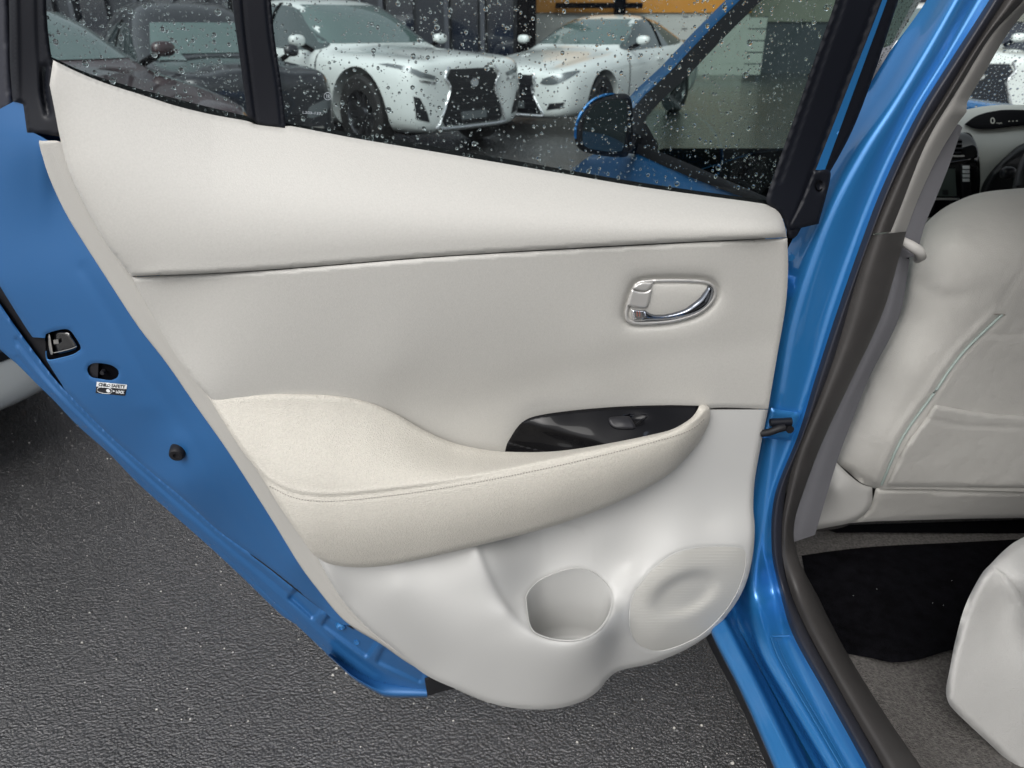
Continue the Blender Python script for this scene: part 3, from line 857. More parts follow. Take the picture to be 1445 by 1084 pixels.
# outer skin: behind, gives the door its thickness
sub(patch('outer_skin', [(70, 110), (70, 110), (350, 190), (700, 245), (1060, 300), (1060, 300), (1050, 600), (1010, 850), (1010, 850), (800, 930), (603, 965), (603, 965), (530, 955), (400, 840), (200, 665), (60, 530), (-60, 400), (-60, 400), (-60, 180)],
          ctrl([(70, 110, -.10), (1060, 300, -.10), (1010, 850, -.10), (600, 960, -.11), (60, 530, -.13), (500, 500, -.15)]), M['blue'], step=14, thick=.004, smooth_outline=True))

# latch
wl = lambda x, y: 1 / (1 / f_face(x, y) + .017)
lt = sub(patch('latch', [(60, 462), (120, 458), (125, 512), (60, 515)], wl, M['void'], step=6, thick=.02, smooth_outline=False))
sub(patch('latch_cover', [(78, 470), (95, 469), (102, 477), (109, 489), (107, 493), (84, 499), (77, 492)], lambda x, y: 1 / (1 / f_face(x, y) + .010), M['piano'], step=3, rnd_px=3, rnd_m=.003, thick=.01))
sub(patch('latch_plate', [(67.5, 474), (70, 472), (72.5, 486), (74.5, 499), (71.5, 500), (69, 490)], lambda x, y: 1 / (1 / f_face(x, y) + .005), M['steel'], step=2, rnd_px=1.5, rnd_m=.001, thick=.01))
sub(patch('striker_claw', [(75, 480), (75, 480), (82, 479), (82, 479), (83, 485), (83, 485), (76, 486), (76, 486)], lambda x, y: 1 / (1 / f_face(x, y) + .006), M['steel'], step=2, thick=.008))
tube('latch_lip', [P(x, y, 'd', 1 / f_face(x, y) + .002) for x, y in spline([(65, 496), (66, 505), (70, 508.5), (82, 506.5), (103, 501), (113, 495)], False, 3)], .0009, M['blue'], DR, seg=6)
tube('latch_wire', [P(x, y, 'd', 1 / f_face(x, y) + .004) for x, y in spline([(76, 498), (86, 496), (101, 492), (108, 489)], False, 3)], .0006, M['steel'], DR, seg=6)
# child lock slot
sub(patch('child_lock_slot', [(118, 508), (172, 510), (172, 541), (118, 541)], lambda x, y: 1 / (1 / f_face(x, y) + .014), M['void'], step=6, thick=.01, smooth_outline=False))
sub(patch('child_lock_guide', [(121, 512), (139, 512), (138, 533), (121, 531)], lambda x, y: 1 / (1 / f_face(x, y) + .006), M['satin_switch'], step=3, thick=.008, smooth_outline=False))
lk = P(146.5, 524, 'd', 1 / f_face(146.5, 524) + .008); tube('child_lock_knob', [lk, lk + ND * .006], [.0035, .0028], M['satin_switch'], DR)

# child lock label with its lettering
def frame_at(f, px, py, offs):
    return P(px, py, 'd', 1 / f(px, py) - offs)
def q_label(pts, m, offs, name, step=4):
    return sub(patch(name, [p for p in pts for _ in (0, 1)], f_face, m, step=step, off=offs, thick=.0003))
q_label([(136.5, 538.9), (179.2, 543.0), (178.5, 549.2), (135.8, 545.4)], M['labelwhite'], .0006, 'label_header')
q_label([(135.8, 545.4), (178.5, 549.2), (176.3, 558.8), (134.7, 554.8)], M['labelblack'], .0006, 'child_safety_label')
cap = [(141.0, 546.6), (154, 547.6), (158.2, 551.6), (154, 555.6), (141, 554.0), (137.0, 550.2)]
tube('label_capsule', [frame_at(f_face, x, y, .0012) for x, y in spline(cap, True, 1.2)] + [frame_at(f_face, *cap[0], .0012)], .00035, M['labelwhite'], DR, seg=6)
cc = frame_at(f_face, 152.8, 551.4, .0012); tube('label_dot', [cc, cc + ND * .0004], .0027, M['labelwhite'], DR, seg=20)
q_label([(159.6, 550.4), (162.6, 552.2), (159.3, 553.6)], M['labelwhite'], .0011, 'label_arrow', 2)

def text_on(body, f, p0, p1, pup, size_frac, m, name, offs, parent, bold=0.0):
    """lettering from p0 to p1 (baseline) on the surface given by f"""
    cu = bpy.data.curves.new(name, 'FONT'); cu.body = body; cu.size = 1.0; cu.extrude = 0.01; cu.offset = bold
    to = bpy.data.objects.new(name, cu); COL.objects.link(to)
    dg = bpy.context.evaluated_depsgraph_get(); dg.update()
    me = bpy.data.meshes.new_from_object(to.evaluated_get(dg)); bpy.data.objects.remove(to)
    co = np.array([v.co[:] for v in me.vertices]); x0, x1 = co[:, 0].min(), co[:, 0].max()
    A = frame_at(f, *p0, offs); B = frame_at(f, *p1, offs); U = frame_at(f, *pup, offs) - A
    y1 = co[:, 1].max()
    nrm = np.cross(B - A, U); nrm /= np.linalg.norm(nrm)
    wv = A + np.outer((co[:, 0] - x0) / (x1 - x0), B - A) + np.outer(co[:, 1] / y1, U) + np.outer(co[:, 2] * .02, nrm)
    for i, v in enumerate(me.vertices): v.co = wv[i]
    me.materials.clear(); me.materials.append(m)
    o = bpy.data.objects.new(name, me); COL.objects.link(o); o.parent = parent
    return o
text_on('CHILD SAFETY', f_face, (139, 544.6), (176.5, 548.0), (139.4, 540.3), 1, M['labelblack'], 'label_lettering', .0010, DR, .03)
text_on('LOCK', f_face, (163.5, 554.6), (175.5, 555.8), (164, 550.9), 1, M['labelwhite'], 'lock_lettering', .0010, DR, .04)

# rubber stop and bolts
def stub(name, px, py, f, prof, m, tilt=(0, 0, 0), parent=None, offs=0.0):
    c = P(px, py, 'd', 1 / f(px, py) - offs)
    ax = Vector(ND) + Vector(tilt); ax.normalize()
    V, F = lathe(prof, 24)
    q = ax.to_track_quat('Y', 'Z').to_matrix()
    W = [np.array(q @ Vector(v)) + c for v in V]
    return mesh_obj(name, W, F, m, parent or DR, sharp_deg=35)
stub('rubber_stop', 252, 636, f_face, [(.0125, -.002), (.0115, .005), (.010, .011), (.0085, .0125), (.004, .0125), (.0035, .010), (.0001, .0095)], M['rubber'], tilt=(0, 0, -.12))
stub('bolt', 481, 884, f_ledge, [(.009, -.004), (.0085, .0), (.007, .003), (.0035, .0045), (.003, .003), (.0001, .003)], M['blue'], offs=-.006)
stub('drain_plug', 503, 907, f_ledge, [(.0048, -.003), (.0046, .0006), (.0036, .0006), (.0034, -.0002), (.0001, -.0002)], M['blue'], offs=-.0066)

# --- trim
_upt = np.array([(40, 70), (75, 85), (110, 102), (150, 118), (200, 134), (300, 162), (403, 181), (500, 195), (700, 229), (900, 263), (1000, 277), (1060, 285), (1115, 296)], float)
_upb = np.array([(40, 394), (186, 390), (300, 385.5), (400, 379), (500, 371), (600, 363), (700, 356.5), (800, 350.5), (900, 345), (1000, 340), (1115, 334)], float)
_upl = np.array([(75, 85), (70, 120), (77, 155), (86, 200), (100, 248), (125, 300), (151, 345), (186, 390)], float)
def f_up(px, py):
    px = np.asarray(px, float); py = np.asarray(py, float)
    yt = np.interp(px, _upt[:, 0], _upt[:, 1]); yb = np.interp(px, _upb[:, 0], _upb[:, 1])
    u = np.clip((py - yt) / (yb - yt), -.1, 1.1)
    xn = (px - 585) / 525; wb = .034 - .004 * xn - .0065 * xn * xn - .002 * xn ** 3
    tt = np.clip((px - 50) / 330, 0, 1); wt = -.004 - .026 * tt * tt * (3 - 2 * tt)
    w = wt + (wb - wt) * np.sin(np.clip(u * 1.12, -.1, 1.0) * math.pi / 2) - .003 * u
    dl = seg_dist(px.ravel(), py.ravel(), spline(_upl, False, 6)).reshape(px.shape)
    w = w - .016 * np.exp(-dl / 26) * (lambda q: q * q * (3 - 2 * q))(np.clip((py - 85) / 130, 0, 1)) - .022 * np.exp(-np.clip(1111 - px, 0, None) / 22)
    return 1 / depth(px, py, 'w', w)
up_ol = [(75, 85), (75, 85), (110, 102), (150, 118), (200, 134), (250, 150), (300, 162), (349, 171), (362, 176), (403, 181), (403, 181), (410, 178), (500, 195), (600, 212), (700, 229), (800, 246), (900, 263), (1000, 277), (1060, 285), (1085, 290), (1100, 301), (1107, 318), (1110, 335), (1110, 335),
         (1000, 340), (900, 345), (800, 350.5), (700, 356.5), (600, 363), (500, 371), (400, 379), (300, 385.5), (186, 390), (186, 390), (151, 345), (125, 300), (100, 248), (86, 200), (77, 155), (70, 120), (70, 120)]
sub(patch('trim_backing', [(215, 370), (215, 370), (500, 345), (1080, 325), (1080, 325), (1072, 560), (1050, 700), (1040, 800), (940, 905), (840, 950), (760, 975), (690, 970), (600, 925), (480, 810), (330, 580)], ctrl([(215, 370, -.026), (1080, 325, -.035), (1050, 700, -.050), (940, 905, -.040), (700, 970, -.02), (480, 810, -.020), (600, 500, -.045), (760, 930, -.03), (780, 760, -.05)]), M['trim_edge'], None, step=14, thick=.004, holes=[[(725, 790), (815, 775), (885, 800), (895, 860), (880, 925), (790, 945), (725, 915), (710, 850)]]))
sub(patch('upper_trim', up_ol, f_up, M['trim'], None, step=4, rnd_px=7, rnd_m=.005, thick=.03), 'padded upper trim below the window')
f_mid = ctrl([(185, 390, .008), (400, 381, .027), (700, 358, .027), (1000, 343, .017), (1112, 345, -.006), (230, 450, .004), (260, 490, .006), (300, 470, .014), (500, 470, .020), (700, 440, .018), (900, 400, .012), (1090, 430, -.006), (1050, 400, .004),
              (300, 557, .010), (450, 550, .006), (560, 580, -.010), (640, 620, -.022), (713, 630, -.026), (760, 585, -.020), (900, 560, -.014), (700, 540, -.004), (550, 520, .012), (1000, 565, -.008), (1084, 577, -.012), (850, 500, .002), (1000, 470, .004),
              (700, 680, -.03), (500, 660, -.02), (900, 640, -.022), (330, 600, 0)], lam=6e-4)
mid_ol = [(186, 391), (186, 391), (300, 386.5), (400, 380.5), (500, 372.5), (600, 364.5), (700, 358), (800, 352), (900, 346.5), (1000, 341.5), (1111, 336), (1111, 336), (1112, 385), (1108, 436), (1096, 506), (1084, 577), (1084, 577), (1000, 577), (990, 600), (900, 645), (700, 670), (500, 650), (340, 610), (295, 560), (270, 532), (245, 497), (212, 440)]
hb = [(881.6, 446), (884, 430), (891.6, 407.7), (896.6, 400.5), (906.5, 396), (936, 394), (970, 394.2), (995, 396.2), (1006, 401), (1011, 410), (1009.5, 421), (1001, 433), (986, 444), (967, 451), (942, 456.2), (903, 458.6), (886.6, 455)]
sub(patch('middle_trim', mid_ol, f_mid, M['trim'], None, step=4, rnd_px=5, rnd_m=.0035, thick=.03,
          grooves=[(hb + [hb[0]], 13, .0035), (hb + [hb[0]], 4, .008), ([(650, 575), (760, 540), (900, 505), (1100, 480)], 26, .0015)]), 'flat middle trim around the door handle')
f_low = ctrl([(463, 810, .022), (490, 850, .012), (540, 900, .012), (610, 945, .015), (560, 830, .040), (600, 880, .042), (600, 815, .036), (650, 790, .040), (655, 840, .056), (640, 900, .050), (660, 950, .040), (700, 975, .045), (720, 940, .066), (770, 950, .074), (700, 890, .072), (770, 985, .058), (740, 1003, .045), (820, 980, .050), (835, 940, .064),
              (705, 768, .022), (745, 772, .004), (765, 798, .006), (725, 845, .050), (738, 815, .026), (675, 775, .044), (686, 815, .058), (715, 862, .072), (750, 897, .082), (800, 915, .086), (845, 900, .080), (868, 864, .052), (878, 830, .024),
              (761, 819, .014), (813, 801, .004), (858, 827, .014), (744, 850, .045), (864, 850, .034), (900, 720, -.014), (1000, 650, -.016), (1060, 700, -.018), (1000, 735, -.010), (850, 762, -.006), (890, 795, .004),
              (885, 861, .034), (905, 815, .028), (960, 778, .018), (1040, 772, .004), (1055, 800, .0), (1048, 830, .0), (960, 850, .028), (930, 900, .030), (900, 905, .032), (980, 905, .012), (872, 905, .040), (860, 940, .038), (846, 965, .045), (940, 932, .010), (1010, 882, .002),
              (1084, 578, -.012), (1070, 660, -.016), (1063, 740, -.012), (1001, 590, -.014), (880, 680, -.018), (700, 740, -.01), (500, 780, .01), (600, 760, .0)], lam=8e-4)
cup = [(743, 854), (745, 837), (761, 819.5), (788, 807.5), (813, 802), (837, 808), (857, 826), (864, 844), (859, 868), (844, 889), (823, 901), (799, 904), (771, 899.5), (750, 887)]
low_ol = [(1084, 578), (1084, 578), (1074, 627), (1065, 679), (1063, 717), (1065, 744), (1063, 778), (1055, 816), (1041, 847), (1017, 879), (996, 899), (961, 920), (920, 936), (888, 943), (871, 948), (858, 958), (844, 975), (823, 989), (788, 999.5), (743, 1001), (695, 993), (650, 975), (600, 952), (555, 915), (522, 889), (488, 853), (466, 820), (442, 775), (442, 775),
          (470, 760), (600, 750), (750, 720), (880, 660), (960, 610), (990, 578), (990, 578)]
spk = [(889, 861), (892, 845), (899, 830), (920, 804), (948, 783.5), (972, 775), (1003, 771.5), (1036, 772), (1050, 776), (1053, 789), (1048, 816), (1034, 847), (1013, 875), (986, 898), (954, 913), (927, 919), (906, 913), (894, 901), (889, 882)]
_rec = spline([(668, 760), (676, 785), (690, 818), (713, 858), (745, 893), (775, 908), (805, 913), (838, 905), (850, 880), (840, 780), (800, 740), (668, 740), (668, 760)], False, 4)
def recess(px, py):
    s = inside(px, py, _rec); e = seg_dist(px, py, _rec[:60] if len(_rec) > 60 else _rec)
    sd = np.where(s, e, -e)
    return .007 * (1 / (1 + np.exp(-(sd - 4) / 2.2))) * np.clip((835 - px) / 70, 0, 1)
low = sub(patch('lower_trim', low_ol, f_low, M['trim_plastic'], None, step=3.5, rnd_px=9, rnd_m=.010, thick=.04, holes=[cup, spk], hole_rnd=(3, .0022), extra=recess,
          round_line=low_ol[1:28]), 'moulded lower trim with cup holder and map pocket')
# cup holder: a tapering well below the opening
rimp = spline(cup, True, 4)
rim3 = CAM + ray(rimp[:, 0], rimp[:, 1]) * (1 / f_low(rimp[:, 0], rimp[:, 1]) + recess(rimp[:, 0], rimp[:, 1]))[:, None]
e = 0
cen = rim3.mean(0)
rows = [rim3 + (rim3 - cen) * .012 + ND * .0015, rim3 - (rim3 - cen) * .012 - np.array([0, 0, .002])]
for k, (s, dz) in enumerate(((.96, .010), (.92, .03), (.88, .055), (.84, .075), (.78, .083), (.6, .085))):
    b_ = cen + (rim3 - cen) * [s, s, 1] ; 
    flat = b_.copy(); zt = cen[2] - .125
    kk = [.1, .3, .6, .85, .97, 1.0][k]
    flat[:, 2] = rim3[:, 2] * (1 - kk) + (zt) * kk
    flat[:, 1] += .030 * kk
    rows.append(flat)
NR = len(rim3); V = np.vstack(rows + [rows[-1].mean(0)[None]])
F = [(i * NR + j, i * NR + (j + 1) % NR, (i + 1) * NR + (j + 1) % NR, (i + 1) * NR + j) for i in range(len(rows) - 1) for j in range(NR)]
F += [((len(rows) - 1) * NR + j, (len(rows) - 1) * NR + (j + 1) % NR, len(V) - 1) for j in range(NR)]
mesh_obj('cup_holder', V, F, M['trim_plastic'], DR)
f_spk = lambda x, y: f_low(x, y)
sub(patch('speaker_grille', [(x - (968 - x) * .014, y - (846 - y) * .014) for x, y in spk], f_low, M['speaker'], None, step=3, off=-.0014, thick=.012, rnd_px=3, rnd_m=.0006,
          extra=lambda x, y: 0.015 * (1 / (1 + np.exp((np.sqrt((((x - 966) * .91 + (y - 838) * -.42) / 44) ** 2 + (((x - 966) * .42 + (y - 838) * .91) / 24) ** 2) - 1) * 7)))), 'round speaker grille with a shallow dished centre')

for nm_, ol_, r_, mm_ in (('speaker_rim', spk, .0007, 'trim_plastic'), ('cup_rim', cup, .0009, 'trim_plastic')):
    q_ = spline(ol_, True, 3); q_ = np.vstack([q_, q_[:1]])
    tube(nm_, list(CAM + ray(q_[:, 0], q_[:, 1]) * (1 / f_low(q_[:, 0], q_[:, 1]) + recess(q_[:, 0], q_[:, 1]) + .0012)[:, None]), r_, M[mm_], DR, seg=6, caps=False)
# fine ribs of the grille
def f_sg(x, y): return 1 / (1 / f_low(x, y) + 0.015 * (1 / (1 + np.exp((np.sqrt((((x - 966) * .91 + (y - 838) * -.42) / 44) ** 2 + (((x - 966) * .42 + (y - 838) * .91) / 24) ** 2) - 1) * 7))))
_so = spline([(x + (968 - x) * .03, y + (846 - y) * .03) for x, y in spk], True, 3)
V, F = [], []
yy = 768.0
while yy < 922:
    xs_ = np.arange(880, 1060, 3.0); ok_ = inside(xs_, yy + 0 * xs_ + (xs_ - 968) * -.02, _so)
    if ok_.sum() > 3:
        xr = xs_[ok_]; yr = yy + (xr - 968) * -.02
        C_ = CAM + ray(xr, yr) * (1 / f_sg(xr, yr))[:, None] - ND * .0012; k = len(V); n_ = len(xr)
        for i in range(n_):
            V += [C_[i] + np.array([0, 0, -.0009]), C_[i] + ND * .0004, C_[i] + np.array([0, 0, .0009])]
        for i in range(n_ - 1):
            a_ = k + 3 * i; F += [(a_, a_ + 1, a_ + 4, a_ + 3), (a_ + 1, a_ + 2, a_ + 5, a_ + 4)]
    yy += 3.9
o = mesh_obj('speaker_rib', V, F, M['speaker'], DR, smooth=False); o['kind'] = 'stuff'

# --- edge strip of the trim along the door's rear edge
def W_(o, f, offs): return [(x, y, 'd', 1 / float(f(x, y)) + offs) for x, y in o]
def wrail(pts, v): return [(x, y, v) for x, y in pts]
mixl = [((a[0] + b_[0]) / 2, (a[1] + b_[1]) / 2) for a, b_ in zip(strip_in, strip_out)]
ins = [(x + 10, y - 5) for x, y in strip_in]
sub(loft('trim_edge_strip', [wrail([(x + 1, y + 2) for x, y in strip_out], -.040), wrail(strip_out, -.022), wrail([(x + 3, y - 1.5) for x, y in strip_out], -.0185), wrail(mixl, -.018), wrail(strip_in, -.017), wrail(ins, -.022)], M['trim_edge'], n=90),
    'grained pale flange along the rear edge of the trim')
sub(patch('trim_corner', [(55, 201), (60, 199), (84, 200), (88, 215), (84, 232), (64, 228)], ctrl([(55, 201, -.021), (84, 200, -.018), (64, 228, -.02), (84, 232, -.018)]), M['trim_edge'], step=3, rnd_px=2, rnd_m=.002, thick=.012))

# --- armrest
seam = [(362, 663), (380, 680), (408, 694), (435, 700), (477, 701), (546, 694), (615, 684.5), (700, 669.5), (788, 651), (858, 634.5), (927, 616.5), (961, 606.5), (982, 596), (995, 584), (1000, 574)]
_ab = np.array([(292, 557), (340, 557), (400, 556), (470, 558.5), (520, 568), (560, 585), (600, 608), (640, 625), (680, 634), (713, 637), (764, 637), (806, 634), (858, 626), (913, 615), (948, 606), (972, 592), (982, 582), (993, 571), (1002, 570)], float)
_as = np.array([(285, 572), (310, 604), (340, 638), (362, 663), (380, 680), (408, 694), (435, 700), (477, 701), (546, 694), (615, 684.5), (700, 669.5), (788, 651), (858, 634.5), (927, 616.5), (961, 606.5), (982, 596), (995, 584), (1002, 574)], float)
_ax = np.array([(285, 800), (500, 801), (615, 785), (754, 750), (864, 709), (944, 669), (979, 634), (1002, 600)], float)
def f_arm(px, py):
    px = np.asarray(px, float); py = np.asarray(py, float)
    def sm(arr):                                   # interpolation softened over a few pixels
        o = 0
        for dx, wt in ((-12, .15), (-6, .2), (0, .3), (6, .2), (12, .15)): o = o + wt * np.interp(px + dx, arr[:, 0], arr[:, 1])
        return o
    yb, ys, yx = sm(_ab), np.interp(px, _as[:, 0], _as[:, 1]), sm(_ax)
    wb = sm(np.array([(292, .006), (400, .014), (470, .012), (560, .002), (640, -.006), (700, .004), (740, .024), (780, .040), (830, .044), (880, .042), (920, .038), (950, .032), (975, .022), (990, .010), (1002, .002)]))
    ws = sm(np.array([(285, .016), (310, .028), (340, .044), (362, .056), (400, .070), (435, .076), (546, .077), (700, .074), (788, .069), (858, .062), (927, .052), (961, .043), (982, .030), (1002, .006)]))
    wx = sm(np.array([(285, .03), (440, .060), (615, .062), (754, .054), (864, .042), (944, .026), (985, .010), (1002, -.002)]))
    u = np.clip((py - yb) / np.maximum(ys - yb, 3), 0, 1); v = np.clip((py - ys) / np.maximum(yx - ys, 6), 0, 1.05)
    top = wb + (ws - wb) * (.35 * u + .65 * (u * u * (3 - 2 * u)))
    fr = ws + .010 * np.sin(np.clip(v, 0, 1) * math.pi * .8) * np.clip((ws - .02) / .05, 0, 1) - (ws - wx) * v ** 2.2
    return 1 / depth(px, py, 'w', np.where(py < ys, top, fr))
arm_ol = [(292, 557), (292, 557), (305, 559.5), (340, 557.5), (400, 556), (470, 558.5), (520, 568), (560, 585), (600, 608), (640, 625), (680, 634), (713, 637.5), (764, 638), (806, 634.5), (858, 626), (913, 615), (948, 606), (972, 592.5), (982, 582), (987, 573), (993, 571), (1000, 574), (1002, 588), (996, 607), (979, 634), (944, 669), (892, 699), (826, 727), (754, 750), (650, 776), (570, 794), (529, 800), (494, 800.5), (463, 795), (442, 783), (442, 783), (394, 714), (363, 664), (338, 631)]
arm = sub(patch('armrest', arm_ol, f_arm, M['arm'], None, step=3.2, rnd_px=8, rnd_m=.007, thick=.05,
      grooves=[(seam, 2.0, .0028), ([(x, y - 5) for x, y in seam], 4.0, -.0016), ([(x - .5, y + 6.2) for x, y in seam], 2.2, .0010)]), 'padded armrest with a stitched seam')
# stitches: short threads lying in the groove under the seam
st = spline([(x, y + 6.0) for x, y in seam[1:-1]], False, 1.0)
V, F = [], []
Ls = np.concatenate([[0], np.cumsum(np.linalg.norm(np.diff(st, axis=0), axis=1))])
s0 = 0
while s0 < Ls[-1] - 4:
    q = [np.interp([s0, s0 + 2.6], Ls, st[:, k]) for k in (0, 1)]
    A = P(q[0][0], q[1][0], 'd', 1 / float(f_arm(q[0][0], q[1][0])) + .0004); B = P(q[0][1], q[1][1], 'd', 1 / float(f_arm(q[0][1], q[1][1])) + .0006)
    t = (B - A) / np.linalg.norm(B - A); u = np.array([0, 0, 1.0]); v = np.cross(t, u); k = len(V)
    for pnt, rr_ in ((A, .3), ((A + B) / 2 + ND * .0005, 1), (B, .3)):
        for a in range(4): V.append(pnt + .0009 * rr_ * (math.cos(a * 1.571) * u + math.sin(a * 1.571) * v))
    for i in (0, 1):
        for a in range(4): F.append((k + i * 4 + a, k + i * 4 + (a + 1) % 4, k + (i + 1) * 4 + (a + 1) % 4, k + (i + 1) * 4 + a))
    s0 += 4.1
o = mesh_obj('stitching', V, F, M['stitch'], DR); o['kind'] = 'stuff'

# --- gloss black switch panel
f_sw = ctrl([(743, 592, .002), (806, 579, .0), (892, 573, -.002), (944, 572, -.003), (986, 573, .0), (730, 603, .006), (713, 635, .004), (760, 634, .020), (806, 634, .034), (858, 626, .035), (913, 615, .030), (948, 606, .023), (975, 592, .013), (840, 600, .018), (900, 594, .018), (760, 612, .018), (730, 640, .008), (850, 640, .042)], lam=6e-4)
sw_ol = [(712, 640), (712, 640), (715, 628), (719, 620), (730, 603), (743, 592), (764, 585.5), (806, 579.5), (850, 575.5), (892, 573), (944, 571.8), (986, 572.6), (986, 572.6), (984, 584), (976, 596), (948, 611), (913, 621), (858, 632), (806, 640), (764, 643)]
sub(patch('switch_panel', sw_ol, f_sw, M['swgloss'], None, step=2.6, rnd_px=3.5, rnd_m=.002, thick=.01,
          extra=lambda x, y: .011 / (1 + np.exp(-((y - (600 + (x - 735) * .262)) / 3.0))) * (1 / (1 + np.exp((x - 850) / 6))),
          grooves=[([(717, 623), (740, 629), (775, 637)], 1.6, .002)], bumps=[(895, 592, 17, 8, -.006)]), 'gloss black window switch panel')
f_b = lambda x, y: 1 / (1 / f_sw(x, y) - .002)
sub(patch('window_switch', [(859, 590.5), (866, 588), (886, 587.2), (890, 590), (895, 598), (896.5, 604), (888, 605.3), (872, 605.2), (864, 602), (859.5, 596)], f_sw, M['satin_switch'], None, step=1.6, rnd_px=3.5, rnd_m=.002, off=.0035, thick=.008, bumps=[(880, 597, 10, 6, .0012)]))
tube('switch_pocket_rim', [P(x, y, 'd', 1 / f_sw(x, y) - .0006) for x, y in spline([(889, 586.5), (900, 585), (911, 584.3), (914, 587), (904, 592.5), (897, 598)], False, 2)], .0005, M['satin_switch'], DR, seg=6)

# --- handle
f_hd = lambda x, y: 1 / (1 / f_mid(x, y) + .002)
sub(patch('handle_bezel', hb, f_mid, M['satin'], None, step=2, rnd_px=3, rnd_m=.003, off=.0012, thick=.01, extra=lambda x, y: .009 * (1 / (1 + np.exp(-(seg_dist(x, y, spline(hb, True, 3), True) - 5) / 1.0)))), 'silver bezel of the inner door handle')
sub(patch('handle_dish', [(926, 401), (926, 401), (960, 400), (989, 400.6), (996, 404), (988, 420), (975, 431), (958, 440), (941, 443), (924, 440), (915, 432), (918, 409), (918, 409)], f_mid, M['dish'], None, step=2.2, off=-.006, thick=.006, bumps=[(952, 416, 34, 15, -.012)]))
lev = [(999, 403), (1004, 404), (1007.5, 408), (1005, 420), (998, 433), (981, 443.6), (953, 450.8), (912, 453.2), (905, 452), (908, 437), (920, 442.5), (935, 443.5), (950, 440.6), (966, 435), (976, 428), (986, 420), (993, 411)]
sub(patch('handle_lever', lev, f_mid, M['chrome_refl'], None, step=1.4, off=.008, rnd_px=9, rnd_m=.013, thick=.012), 'curved chrome pull lever')
sub(patch('lock_button', [(891, 437), (891, 437), (910, 438), (910, 438), (911, 452.5), (911, 452.5), (896, 452.5), (892, 447)], f_mid, M['chrome'], None, step=1.5, off=.004, rnd_px=3, rnd_m=.003, thick=.01))
sub(patch('handle_pivot_cover', [(884.5, 431), (884.5, 431), (891.5, 408.5), (891.5, 408.5), (900, 411.5), (911, 412), (920, 408), (920, 408), (915, 430), (910, 434.5), (897, 433.5)], f_mid, M['satin'], None, step=1.6, off=.005, rnd_px=3, rnd_m=.002, thick=.01))
sub(patch('handle_pivot_cap', [(892.5, 407), (898, 401.5), (906, 398.5), (922, 398.5), (922, 398.5), (918, 407), (911, 411), (900, 410)], f_mid, M['satin'], None, step=1.6, off=.004, rnd_px=3, rnd_m=.003, thick=.01))
for k, xx in enumerate((899, 902.6)):
    a = P(xx, 439.5, 'd', 1 / float(f_mid(xx, 440)) - .0045); c = P(xx + .3, 446.5, 'd', 1 / float(f_mid(xx, 447)) - .0045)
    tube('lock_symbol', [a, c], .0006, M['amber'], DR, seg=6)

# --- window frame, glass
f_gl = ctrl([(66, 0, -.028), (66, 120, -.040), (350, 170, -.048), (700, 235, -.052), (1089, 285, -.055), (1179, 0, -.030), (600, 0, -.028), (350, 0, -.028), (600, 130, -.040), (1120, 160, -.042)])
off_gl = lambda d: (lambda x, y: 1 / (1 / f_gl(x, y) + d))
sub(patch('window_glass', [(370, -60), (370, -60), (1195, -60), (1195, -60), (1160, 71), (1130, 160), (1092, 300), (1092, 300), (900, 290), (600, 240), (395, 205), (395, 205)], f_gl, M['glass'], step=30, thick=0))
sub(patch('quarter_glass', [(60, -60), (60, -60), (345, -60), (345, -60), (360, 190), (360, 190), (200, 155), (60, 110), (60, 110)], f_gl, M['glass'], step=30, thick=0), 'fixed quarter window pane')
sub(patch('glass_seal', [(60, 75), (60, 75), (150, 112), (350, 164), (500, 188), (700, 222), (900, 257), (1090, 284), (1090, 284), (1090, 310), (700, 262), (350, 200), (60, 130), (60, 130)], off_gl(.012), M['rubber'], step=10, thick=.01))
FR = M['blackplas']
fr_front = ctrl([(12, 0, -.03), (64, 0, -.020), (16, 140, -.045), (60, 190, -.03), (330, 0, -.016), (380, 0, -.016), (350, 165, -.034), (400, 178, -.034), (1179, 0, -.016), (1082, 282, -.036), (1114, 322, -.036), (1268, 0, -.022), (1170, 250, -.045), (700, 100, -.028)])
sub(patch('rear_frame', [(10, -60), (10, -60), (13, 20), (14, 90), (18, 143), (18, 143), (32, 147), (33, 150), (38, 187), (38, 187), (84, 193), (84, 193), (90, 180), (85, 140), (76, 95), (71, 70), (66, 20), (64, -60), (64, -60)], fr_front, FR, step=4, rnd_px=4, rnd_m=.004, thick=.03,
          grooves=[([(52, -60), (54, 40), (58, 100), (66, 150)], 3, .003), ([(22, -60), (24, 60), (26, 140)], 3, -.003), ([(64, 95), (62, 130), (68, 160)], 5, .006)]), 'black rear window frame')
sub(patch('frame_channel', [(-70, -60), (-70, -60), (12, -60), (12, -60), (15, 90), (18, 150), (8, 158), (-20, 200), (-70, 300), (-70, 300)], ctrl([(-60, 0, -.07), (12, 0, -.05), (12, 140, -.06), (-60, 280, -.10), (-20, 150, -.075)]), M['seal'], step=6, rnd_px=6, rnd_m=.006, thick=.02))
sub(patch('divider_bar', [(324, -60), (324, -60), (330, 20), (338, 80), (349, 165), (349, 165), (358, 170), (368, 177), (403, 182), (403, 182), (403, 174), (397, 120), (386, 40), (378, -60), (378, -60)], fr_front, FR, step=3, rnd_px=3, rnd_m=.003, thick=.03,
          grooves=[([(338, -60), (345, 30), (353, 100), (362, 172)], 1.8, .003), ([(372, -60), (380, 40), (392, 120), (398, 176)], 2, .002)]), 'black bar between the two panes')
